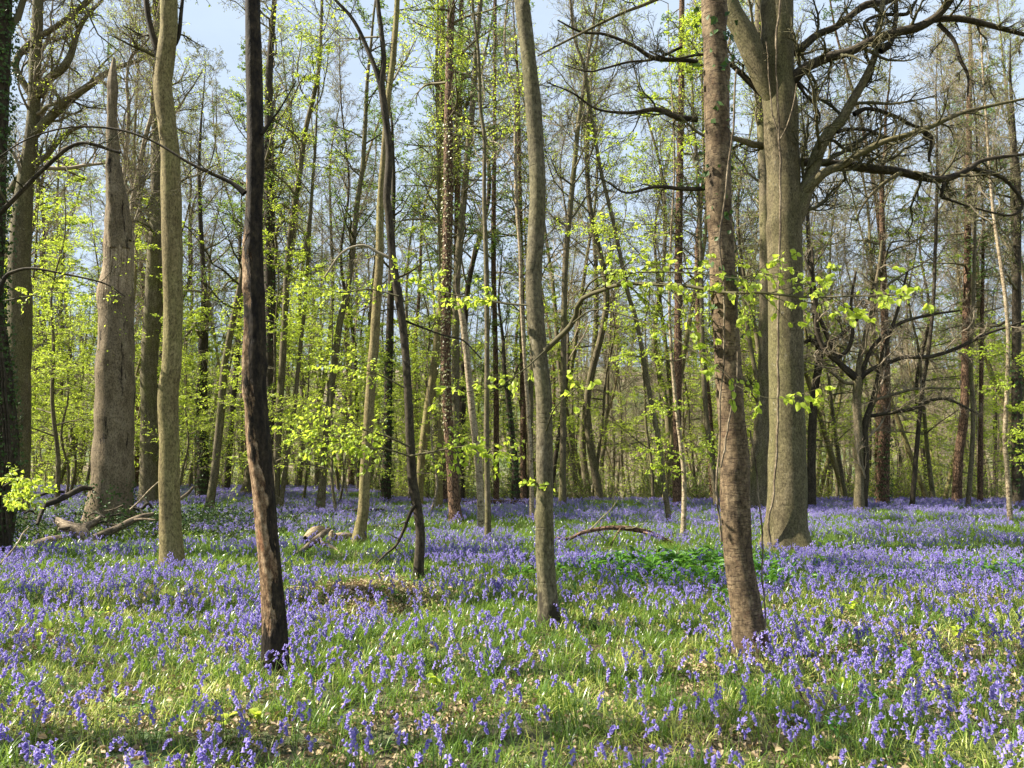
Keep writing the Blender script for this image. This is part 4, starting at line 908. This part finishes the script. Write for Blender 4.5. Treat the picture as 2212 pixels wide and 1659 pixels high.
def blades(geo, n, R_, Lr, w, mat=2, arch=1.0):
    az = rng.random(n) * 6.283; L = rng.uniform(*Lr, n); K = 6; t = np.linspace(0, 1, K)
    x0 = rng.normal(size=n) * R_; y0 = rng.normal(size=n) * R_
    d = np.stack([np.cos(az), np.sin(az)], -1); lean = rng.uniform(.25, .95, n) * arch
    hz = L[:, None] * (lean[:, None] * t ** 1.5 * .9); vt = L[:, None] * (t - lean[:, None] * .62 * t ** 2.4)
    tw = rng.normal(size=n) * .3
    c = np.stack([x0[:, None] + d[:, :1] * hz, y0[:, None] + d[:, 1:] * hz, vt], -1)
    s = np.stack([-np.sin(az + tw), np.cos(az + tw), np.zeros(n)], -1)[:, None]
    ww = (w * rng.uniform(.6, 1.2, n))[:, None, None] * np.array([.6, 1, 1, .9, .6, .08])[None, :, None] / 2
    V = np.stack([c - s * ww, c + s * ww], 2)
    i = np.arange(n)[:, None] * K * 2 + np.arange(K - 1)[None] * 2
    geo.add(V.reshape(-1, 3), np.stack([i, i + 1, i + 3, i + 2], -1).reshape(-1, 4), mat, np.repeat(rng.random(n), K - 1))
S_ = []
for q in range(6):                     # single flower spikes
    g = Geo(); spike(g, 0, 0, rng.uniform(.25, .34), rng.random() * 6.28, int(rng.integers(5, 9))); S_.append(src(g, 'bluebell_a%d' % q, [petal, stemm, blade]))
for q in range(4):                     # groups of four spikes
    g = Geo()
    for k in range(5): spike(g, rng.normal() * .09, rng.normal() * .09, rng.uniform(.22, .34), rng.random() * 6.28, 6, 4, 1.0)
    S_.append(src(g, 'bluebell_b%d' % q, [petal, stemm, blade]))
B_ = []
for q in range(4):
    g = Geo(); blades(g, 19, .045, (.15, .30), .008, 0, 1.15); B_.append(src(g, 'blades_a%d' % q, [blade]))
for q in range(2):
    g = Geo(); blades(g, 15, .055, (.12, .26), .0075, 0, 1.25); B_.append(src(g, 'blades_b%d' % q, [blade2]))
for q in range(2):
    g = Geo(); blades(g, 40, .14, (.15, .3), .012, 0); B_.append(src(g, 'blades_c%d' % q, [blade]))

trunks = np.array([[o.location.x, o.location.y] for o in col.objects if o.get('category') == 'tree' and o.location.y < 30 and abs(o.location.x) < 16])
def ok_trunk(x, y, r=.13):
    m = np.ones(len(x), bool)
    for tx, ty in trunks: m &= (x - tx) ** 2 + (y - ty) ** 2 > r * r
    return m
def crest(x): return 28.5 + 15 * sm((-x - 3) / 7)
def field(n, y0, y1, wide=.80, extra=2.5):
    y = np.sqrt(rng.uniform(y0 ** 2, y1 ** 2, n)); x = rng.uniform(-1, 1, n) * (wide * y + extra); return x, y
def litterness(x, y):
    """bare leaf litter: near the camera at the left, small gaps and the mound"""
    a = sm((5.9 - y) / 1.6) * sm((.9 - x) / 3.0) * .42
    a = np.maximum(a, .95 * np.exp(-((x + 1.75) ** 2 / .5 + (y - 9.1) ** 2 / .55)))
    a = np.maximum(a, sm((fbm(x, y, .8, 3) - .60) / .1) * .4 * sm((13 - y) / 6))
    return a
def flowerness(x, y):
    f = sm((fbm(x, y, .55, 20) - .30) / .26)
    f2 = sm((fbm(x, y, 1.7, 40) - .30) / .3)
    near = np.interp(y, [0, 6, 8, 14, 19, 50], [.9, .85, .72, .72, 1, 1])
    near = near * np.where(y < 9, .6 + .32 * sm((np.abs(x - .4) - .2) / 1.8), 1)
    # green glades among the flowers
    gl = 1 - .88 * np.exp(-((x - 8.8) ** 2 / 6 + (y - 18.5) ** 2 / 2.0)) - .55 * np.exp(-((x + 2.0) ** 2 / 5 + (y - 19) ** 2 / 3)) - .8 * np.exp(-((x - 2.3) ** 2 / .9 + (y - 10.7) ** 2 / .9))
    gl += .5 * np.exp(-((x - 14) ** 2 / 90 + (y - 24) ** 2 / 8)); gl -= .5 * np.exp(-((x - .5) ** 2 / 3 + (y - 7.9) ** 2 / .12))
    f = np.where(y < 9.5, .45 + .55 * f, f)
    return 1.22 * np.clip((.10 + .80 * f) * (.35 + .65 * f2) * near * gl, 0, 1) * (1 - .9 * litterness(x, y))
def zrot(n, tilt=.12): return np.stack([rng.normal(size=n) * tilt, rng.normal(size=n) * tilt, rng.random(n) * 6.283], -1)
def put(name, label, cat, parts, sources):
    P = np.concatenate([p[0] for p in parts]); sc = np.concatenate([p[1] for p in parts]); ix = np.concatenate([p[2] for p in parts])
    return scatter(name, label, cat, P, zrot(len(P)), sc, ix, sources)
def pts3(x, y, dz=-.005): return np.stack([x, y, terrain(x, y) + dz], -1)

parts = []
x, y = field(24000, 2.2, 12.5); m = (rng.random(len(x)) < flowerness(x, y)) & ok_trunk(x, y); x, y = x[m], y[m]
parts.append((pts3(x, y), rng.uniform(.7, 1.12, len(x)), rng.integers(0, 6, len(x))))
x, y = field(29000, 9.5, 45, .76, 1.5); dn = sm((y - 9) / 4)
m = (rng.random(len(x)) < flowerness(x, y) * dn) & (y < crest(x) + 2) & ok_trunk(x, y); x, y = x[m], y[m]
parts.append((pts3(x, y), rng.uniform(.8, 1.15, len(x)), rng.integers(6, 10, len(x))))
print('bluebells', sum(len(p[0]) for p in parts))
put('bluebells', 'carpet of violet bluebells covering the woodland floor', 'flowers', parts, S_)

parts = []
x, y = field(19000, 1.8, 12.5); m = (rng.random(len(x)) > litterness(x, y)) & ok_trunk(x, y, .12); x, y = x[m], y[m]
yl = rng.random(len(x)) < np.clip(.26 + .5 * (fbm(x, y, .9, 60) - .45) * 4, .05, .75)
parts.append((pts3(x, y), rng.uniform(.5, .95, len(x)), np.where(yl, rng.integers(4, 6, len(x)), rng.integers(0, 4, len(x)))))
x, y = field(27000, 10, 45, .76, 1.5); m = (y < crest(x) + 2) & ok_trunk(x, y); x, y = x[m], y[m]
parts.append((pts3(x, y), rng.uniform(.65, 1.02, len(x)), rng.integers(6, 8, len(x))))
put('grass', 'narrow green bluebell leaves and grass between the flowers', 'grass', parts, B_)

# dead leaves
D_ = []
for q in range(4):
    g = Geo(); n = 26; xx = rng.normal(size=n) * .13; yy = rng.normal(size=n) * .13; a = rng.random(n) * 6.28
    leaf_quads(g, np.stack([xx, yy, rng.uniform(.005, .035, n)], -1), np.stack([np.cos(a), np.sin(a), rng.normal(size=n) * .35], -1),
               np.stack([rng.normal(size=n) * .4, rng.normal(size=n) * .4, np.ones(n)], -1), rng.uniform(.024, .045, n), W=.68, fold=.25, fine=True)
    D_.append(src(g, 'dead_leaves_%d' % q, [litterm]))
x, y = field(8200, 1.8, 12); m = rng.random(len(x)) < .32 + litterness(x, y); x, y = x[m], y[m]
x2 = rng.normal(size=260) * .5 - 1.75; y2 = rng.normal(size=260) * .5 + 9.1; x = np.append(x, x2); y = np.append(y, y2)
put('dead_leaves', 'curled tan dead leaves lying between the plants', 'leaf litter', [(pts3(x, y, .0), rng.uniform(.8, 1.2, len(x)), rng.integers(0, 4, len(x)))], D_)

# broad green leaves
M_ = []
for q in range(3):
    g = Geo(); n = 12; a = rng.random(n) * 6.28; zz = rng.uniform(.04, .2, n)
    leaf_quads(g, np.stack([np.cos(a) * .02, np.sin(a) * .02, zz], -1), np.stack([np.cos(a), np.sin(a), rng.uniform(-.1, .7, n)], -1), np.tile([0, 0, 1.0], (n, 1)) + rng.normal(size=(n, 3)) * .15, rng.uniform(.06, .11, n), W=.36, fine=True)
    tubes(g, np.array([[[0, 0, 0], [.005, 0, .1], [0, .005, .2]]]), np.full((1, 3), .003), 4, 0)
    M_.append(src(g, 'broad_leaves_%d' % q, [mercury]))
n = 420; x = rng.normal(size=n) * .75 + 2.35; y = rng.normal(size=n) * .8 + 10.9
x2 = rng.normal(size=160) * 1.0 + 7.2; y2 = rng.normal(size=160) * .5 + 10.5
x3, y3 = field(420, 4, 16); x = np.concatenate([x, x2, x3]); y = np.concatenate([y, y2, y3])
sc = np.concatenate([rng.uniform(.7, 1.3, n + 160), rng.uniform(.3, .7, 420)])
m = ok_trunk(x, y); x, y, sc = x[m], y[m], sc[m]
put('broad_leaved_herbs', 'patch of broad glossy green leaves beside the banded cherry', 'herbs', [(pts3(x, y), sc, rng.integers(0, 3, len(x)))], M_)

# dark bramble and ivy tangle round the dead beech
U_ = []
for q in range(3):
    g = Geo(); O = np.zeros((7, 3)); a = rng.random(7) * 6.28; D = np.stack([np.cos(a), np.sin(a), np.full(7, 1.1)], -1)
    P, Rr = strands(O, D, rng.uniform(.4, .9, 7), np.full(7, .006), 8, .2, -.14, rmin=.002); tubes(g, P, Rr, 3, 0)
    leaves_on(g, P, 14, .06, 1, droop=.2, W=.8, up=.6, spread=1.3); U_.append(src(g, 'bramble_%d' % q, [twigd, ivym]))
for q in range(2):
    g = Geo(); O = np.zeros((8, 3)); a = rng.random(8) * 6.28; D = np.stack([np.cos(a) * .6, np.sin(a) * .6, np.full(8, 1.1)], -1)
    P, Rr = strands(O, D, rng.uniform(1.0, 2.2, 8), np.full(8, .012), 8, .2, 0, rmin=.006); tubes(g, P, Rr, 3, 0)
    P2, R2 = grow(P, Rr, 6, (.2, 1), .8, .5, 5, .2, 0, rmin=.005); tubes(g, P2, R2, 3, 0)
    leaves_on(g, P2, 6, .075, 1, droop=.2, up=.7); U_.append(src(g, 'scrub_%d' % q, [twig, green if q else lime]))
n = 340
x = np.concatenate([rng.normal(size=n) * 2.0 - 9.6, rng.normal(size=190) * 1.0 - 7.4]); y = np.concatenate([rng.normal(size=n) * 1.6 + 17.6, rng.normal(size=190) * 1.4 + 18.4])
ix = rng.integers(0, 3, len(x)); sc = rng.uniform(.5, 1.1, len(x))
m = (y > 14.8); x, y, ix, sc = x[m], y[m], ix[m], sc[m]
y2 = rng.uniform(30, 90, 2800); x2 = rng.uniform(-.8, .8, 2800) * y2; m = y2 > crest(x2) + 2.5; x2, y2 = x2[m], y2[m]
put('undergrowth', 'dark bramble and ivy tangle and low scrub under the trees', 'undergrowth',
    [(pts3(x, y), sc, ix), (pts3(x2, y2), rng.uniform(.6, 1.3, len(x2)), rng.integers(3, 5, len(x2)))], U_)

# far wood on the opposite slope
W_ = []
for q, (kd, bk, H) in enumerate((('beech', greybark, 15), ('bare', darkbark, 14), ('larch', larchb, 17), ('green', greybark, 13))):
    g = Geo(); n = 6; C = catmull(np.stack([np.cumsum(rng.normal(size=n)) * .3, np.cumsum(rng.normal(size=n)) * .3, np.linspace(-.2, H, n), np.linspace(.2, .03, n)], 1), 1.0)
    trunk_geo(g, C, 7, .2, .03, mat=2)
    kk = dict(KIND[kd]); KIND['_'] = kk; kk.update(n1=int(kk['n1'] * .8), n2=7, n3=6 if kd != 'larch' else 3, n4=0, nl=kk['nl'], size=.13, len=kk['len'] * 1.1)
    crown_geo(g, C, '_', 3.0, rmin=.016); W_.append(src(g, 'wood_%d' % q, [kk['tw'], kk['leaf'], bk]))
y = rng.uniform(92, 240, 650); x = rng.uniform(-.85, .85, 650) * y
put('distant_wood', 'hazy mass of budding trees on the far slope', 'wood', [(pts3(x, y, -.2), rng.uniform(.7, 1.25, len(x)), rng.choice(4, len(x), p=[.3, .35, .15, .2]))], W_)

# ------------------------------------------------------------------ fallen wood and seedlings
def gz(px, py):
    """where the line through a spot of the photo meets the flat ground"""
    d = CAMZ * F / (py - HY); return at(px, py, d)
def log(name, label, cat, pts, mat=deadwood, S=12, rough=.05, kids=(), group=None, twigs=0, lift=0):
    """pts: (x, y, height above ground, radius)"""
    C = np.array([[a, b_, float(terrain(a, b_)) + h, r] for a, b_, h, r in pts]); base = C[0, :3].copy(); base[2] = float(terrain(base[0], base[1]))
    t = thing(name, label, cat, base, group)
    C = catmull(C, .05); g = Geo(); trunk_geo(g, C, S, 0, rough, seed=len(label)); 
    c0 = C[:1].copy(); T0 = nrmz(C[0, :3] - C[1, :3])
    g.build('stem', mat, t, base)
    for kd in kids:
        K = catmull(np.array([[a, b_, float(terrain(a, b_)) + h, r] for a, b_, h, r in kd]), .05)
        g = Geo(); trunk_geo(g, K, 8, 0, .06, seed=3); g.build('side_branch', mat, t, base)
    if twigs:
        ii = np.linspace(0, len(C) - 1, 12).astype(int); g = Geo()
        P1, R1 = grow(C[ii, :3][None], C[ii, 3][None], twigs, (.2, 1), .9, .4, 6, .2, .03, rf=.4, rmin=.003, lmax=1.0); tubes(g, P1, R1, 4, 0)
        P2, R2 = grow(P1, R1, 4, (.2, 1), .8, .5, 4, .2, 0, rmin=.0025); tubes(g, P2, R2, 3, 0)
        g.build('twigs', twigp if twigs > 7 else twig, t, base)
    return t
def ph(px, py, d, r):
    """a spot of the photo at depth d as x, y, height above ground, radius"""
    p = at(px, py, d); return (p[0], p[1], p[2] - float(terrain(p[0], p[1])), r)
log('fallen_branch', 'arched reddish dead branch lying over bluebells beyond the middle trunk', 'branch',
    [ph(1198, 1161, 14.6, .022), ph(1228, 1164, 14.6, .03), ph(1260, 1150, 14.6, .035), ph(1310, 1141, 14.7, .042), ph(1360, 1142, 14.8, .05), ph(1410, 1153, 14.9, .045), ph(1450, 1175, 15, .03)], larchb,
    kids=[[ph(1340, 1142, 14.7, .02), ph(1325, 1168, 14.4, .012), ph(1318, 1185, 14.3, .006)], [ph(1390, 1150, 14.8, .025), ph(1430, 1160, 14.6, .018), ph(1462, 1178, 14.5, .01)]], twigs=5)
zb = lambda zx, zy: (zx * .2170 * .8641, (1150 + zy * .2170) * .8641)
def pb(zx, zy, d, r): a, c_ = zb(zx, zy); return ph(a, c_, d, r)
log('fallen_branch', 'thick bleached forked branch lying at the foot of the dead beech', 'branch',
    [pb(1250, 990, 14.4, .06), pb(1080, 960, 14.6, .09), pb(980, 920, 14.8, .11), pb(950, 850, 14.9, .12), pb(860, 790, 15, .11), pb(740, 750, 15.2, .09), pb(650, 690, 15.4, .06)],
    kids=[[pb(960, 850, 14.9, .09), pb(1000, 770, 15, .08), pb(1080, 720, 15.2, .06), pb(1150, 660, 15.5, .04)], [pb(860, 790, 15, .07), pb(760, 800, 14.9, .06), pb(670, 800, 14.8, .045)]])
log('fallen_branch', 'long bare limb sloping from the dead beech up to the kinked trunk', 'branch',
    [pb(1090, 900, 14.9, .08), pb(1200, 850, 15, .075), pb(1350, 790, 15.2, .07), pb(1500, 710, 15.3, .06), pb(1640, 650, 15.4, .05), pb(1770, 620, 15.5, .03)],
    kids=[[pb(1550, 690, 15.3, .03), pb(1660, 680, 15.2, .025), pb(1790, 690, 15.1, .015)]])
log('fallen_branch', 'dark curved limb leaning against the dead beech at its left side'.replace('left ', 'outer '), 'branch',
    [pb(520, 520, 15.6, .05), pb(700, 450, 15.8, .06), pb(850, 370, 16.2, .06), pb(950, 325, 16.6, .055), pb(1040, 330, 17, .05)], darkbark,
    kids=[[pb(520, 520, 15.6, .04), pb(470, 620, 15.4, .035), pb(430, 740, 15.2, .03)], [pb(740, 370, 15.9, .03), pb(600, 360, 15.7, .03), pb(450, 410, 15.5, .028), pb(300, 440, 15.2, .022), pb(160, 500, 15, .015)]])
log('log', 'short thick rotting log, cut end facing the dead beech', 'log',
    [pb(700, 940, 14.3, .13), pb(600, 960, 14.2, .14), pb(450, 1000, 14.0, .13), pb(300, 1040, 13.8, .11), pb(120, 1060, 13.6, .08)], deadwood, S=16)
log('log', 'thin grey log half sunk in bluebells before the rotting log', 'log',
    [pb(50, 1060, 13.3, .05), pb(250, 1090, 13.2, .055), pb(450, 1120, 13, .05), pb(700, 1130, 12.9, .04), pb(950, 1170, 12.8, .03)], deadwood)
log('fallen_branch', 'black rotten stub poking up from the shaded bluebells', 'branch', [pb(350, 1300, 11.2, .03), pb(300, 1220, 11.3, .035), pb(240, 1120, 11.4, .02)], darkbark)
log('fallen_branch', 'crooked pale stick leaning on the pale kinked trunk', 'branch', [pb(1500, 570, 16, .02), pb(1600, 480, 16, .02), pb(1720, 350, 16, .018), pb(1840, 240, 16, .012)], birchb)
log('fallen_branch', 'twisted dark branch raised between dead beech and kinked trunk', 'branch', [pb(1500, 530, 16.4, .03), pb(1620, 570, 16.4, .035), pb(1700, 500, 16.5, .03), pb(1760, 560, 16.6, .02)], darkbark,
    kids=[[pb(1620, 570, 16.4, .03), pb(1660, 640, 16.3, .02)], [pb(1700, 500, 16.5, .025), pb(1640, 420, 16.6, .02), pb(1560, 400, 16.7, .01)]])
log('fallen_branch', 'pale hooked branch reaching out beyond the pale kinked trunk', 'branch', [pb(2040, 470, 15.5, .035), pb(2120, 420, 15.5, .035), pb(2180, 370, 15.5, .03), pb(2230, 310, 15.5, .02)], deadwood)
log('fallen_branch', 'thin grey stick leaning in the near corner by the ivied trunk', 'branch', [pb(0, 1200, 10.6, .012), pb(100, 1090, 10.7, .012), pb(210, 950, 10.8, .011), pb(260, 850, 10.9, .01), pb(340, 770, 11, .007)], birchb)
for q in range(22):
    a = rng.uniform(100, 1800); c_ = rng.uniform(560, 980); dx = rng.uniform(-300, 300)
    log('fallen_stick', 'thin dead stick in the brushwood round the dead beech', 'stick', [pb(a, c_, 15.5, .02), pb(a + dx * .5, c_ - rng.uniform(-20, 60), 15.6, .018), pb(a + dx, c_ - rng.uniform(-40, 90), 15.7, .01)], deadwood if q % 2 else darkbark,
        S=7, group='dead sticks in the brushwood', twigs=4)
zs = lambda zx, zy: ((680 + zx * .2170) * .8641, (1250 + zy * .2170) * .8641)
def ps(zx, zy, d, r): a, c_ = zs(zx, zy); return ph(a, c_, d, r)
log('log', 'split white wood log resting on its end near the buff trunk', 'log', [ps(390, 480, 14.2, .10), ps(470, 410, 14.4, .11), ps(540, 360, 14.6, .09), ps(600, 320, 14.7, .03)], cutwood, S=7, rough=.16)
log('log', 'upright pale chunk of cut wood beside the split log', 'log', [ps(690, 470, 14.4, .07), ps(690, 410, 14.4, .065), ps(685, 355, 14.4, .04)], cutwood, S=6, rough=.14)
log('log', 'low pale log lying against the foot of the buff trunk', 'log', [ps(730, 430, 14.7, .075), ps(820, 425, 14.8, .085), ps(930, 425, 14.9, .07)], cutwood, rough=.06)
log('fallen_branch', 'grey forked dead branch propped on the split log', 'branch', [ps(230, 650, 12.6, .035), ps(340, 590, 12.9, .045), ps(440, 510, 13.2, .05), ps(530, 440, 13.5, .055), ps(600, 380, 13.8, .05), ps(665, 335, 14, .03)], deadwood,
    kids=[[ps(540, 430, 13.5, .045), ps(570, 490, 13.4, .035), ps(650, 520, 13.2, .03), ps(740, 570, 13, .022), ps(830, 660, 12.7, .012)]])
log('fallen_stick', 'short buff broken stick on top of the leaf mound', 'stick', [ps(1080, 935, 9.6, .012), ps(1150, 960, 9.5, .014), ps(1230, 985, 9.4, .02)], cutwood)
log('stump', 'small black rotten stump at the top of the leaf mound', 'stump', [ps(1310, 1040, 9.3, .05), ps(1305, 990, 9.35, .045), ps(1295, 955, 9.4, .02)], darkbark, rough=.12)
log('fallen_stick', 'thin pale bent stick between flaking trunk and leaf mound', 'stick', [ps(180, 1010, 9.2, .006), ps(300, 1000, 9.1, .008), ps(390, 1010, 9.0, .008), ps(480, 1070, 8.9, .012), ps(600, 1130, 8.8, .014)], birchb)
log('fallen_tree', 'long thin fallen trunk lying beyond the bluebells behind the buff trunk', 'log', [ps(500, 140, 22.5, .05), ps(900, 125, 22.8, .05), ps(1300, 112, 23.2, .04)], darkbark)
log('fallen_tree', 'fallen thin trunk at the far edge of the bluebells behind the ivied larch', 'log', [ph(1000, 1086, 26, .06), ph(1080, 1084, 26, .07), ph(1180, 1088, 26, .05)], larchb)
log('fallen_stick', 'dark twiggy stick poking through the nearest bluebells', 'stick', [ph(1712, 1450, 5.2, .006), ph(1735, 1510, 4.95, .006), ph(1780, 1555, 4.7, .006), ph(1840, 1590, 4.5, .004), ph(1885, 1600, 4.4, .003)], darkbark, twigs=7)
for q, (a, c_, d) in enumerate([(1525, 1130, 13), (1930, 1350, 6.9)]):
    pass
for q in range(7):   # arching bare bramble canes
    px = (560, 600, 640, 690, 720, 748, 830)[q]
    p = at(px, 1110, 17.5); h = rng.uniform(.5, 1.0)
    log('bramble_cane', 'bare pale arching bramble cane behind the split log', 'cane', [(p[0], 17.5, -.02, .006), (p[0] + .03, 17.5, h * .7, .006), (p[0] + .18, 17.4, h, .005), (p[0] + .5, 17.3, h * .9, .004), (p[0] + .8, 17.2, h * .5, .003)], birchb, S=5, group='arching bramble canes')

seed_spots = [(62, 1350, 7.6, 'yellow green seedling in the bluebells near the left border'.replace('left', 'picture'), 12), (100, 1375, 6.9, 'lime seedling with round leaves just before the seedling at the border', 12),
    (232, 1330, 8.0, 'two leaved lime seedling in front of the kinked trunk', 5), (560, 1560, 4.75, 'bright yellow seedling close in front of the flaking trunk', 8), (490, 1580, 4.55, 'small yellow leaf pair by the bright yellow seedling', 4),
    (1838, 1330, 8.1, 'yellow green seedling behind the banded cherry', 12), (2070, 1400, 6.9, 'leafy lime seedling among bluebells near the picture border', 12), (2110, 1410, 6.7, 'small lime seedling next to the leafy one near the border', 8),
    (1830, 1510, 5.25, 'bright lime seedling behind the dark twiggy stick', 6), (940, 1500, 5.4, 'small lime herb in the sunlit grass between two near trunks', 8), (1990, 1450, 5.9, 'single round lime leaf in shaded bluebells', 3)]
for (px, py, d, lb, n) in seed_spots:
    p = at(px, py, d); base = np.array([p[0], p[1], float(terrain(p[0], p[1]))]); h = max(p[2] - base[2], .12) + .03
    t = thing('tree_seedling', lb, 'seedling', base)
    g = Geo(); O = np.tile(base, (3, 1)); O[:, 2] -= .01
    P, Rr = strands(O, np.array([[.1, 0, 1.], [-.15, .1, 1], [.05, -.2, 1]]), np.array([h, h * .9, h * .85]), np.full(3, .003), 6, .08, .05, rmin=.0015); tubes(g, P, Rr, 4, 0)
    g.build('stem', stemm, t, base); g = Geo(); leaves_on(g, P, max(1, n // 3), .062, 0, droop=.05, up=.9, fine=True, t0=.55, W=.85, spread=1.5)
    g.build('leaves', lime, t, base)
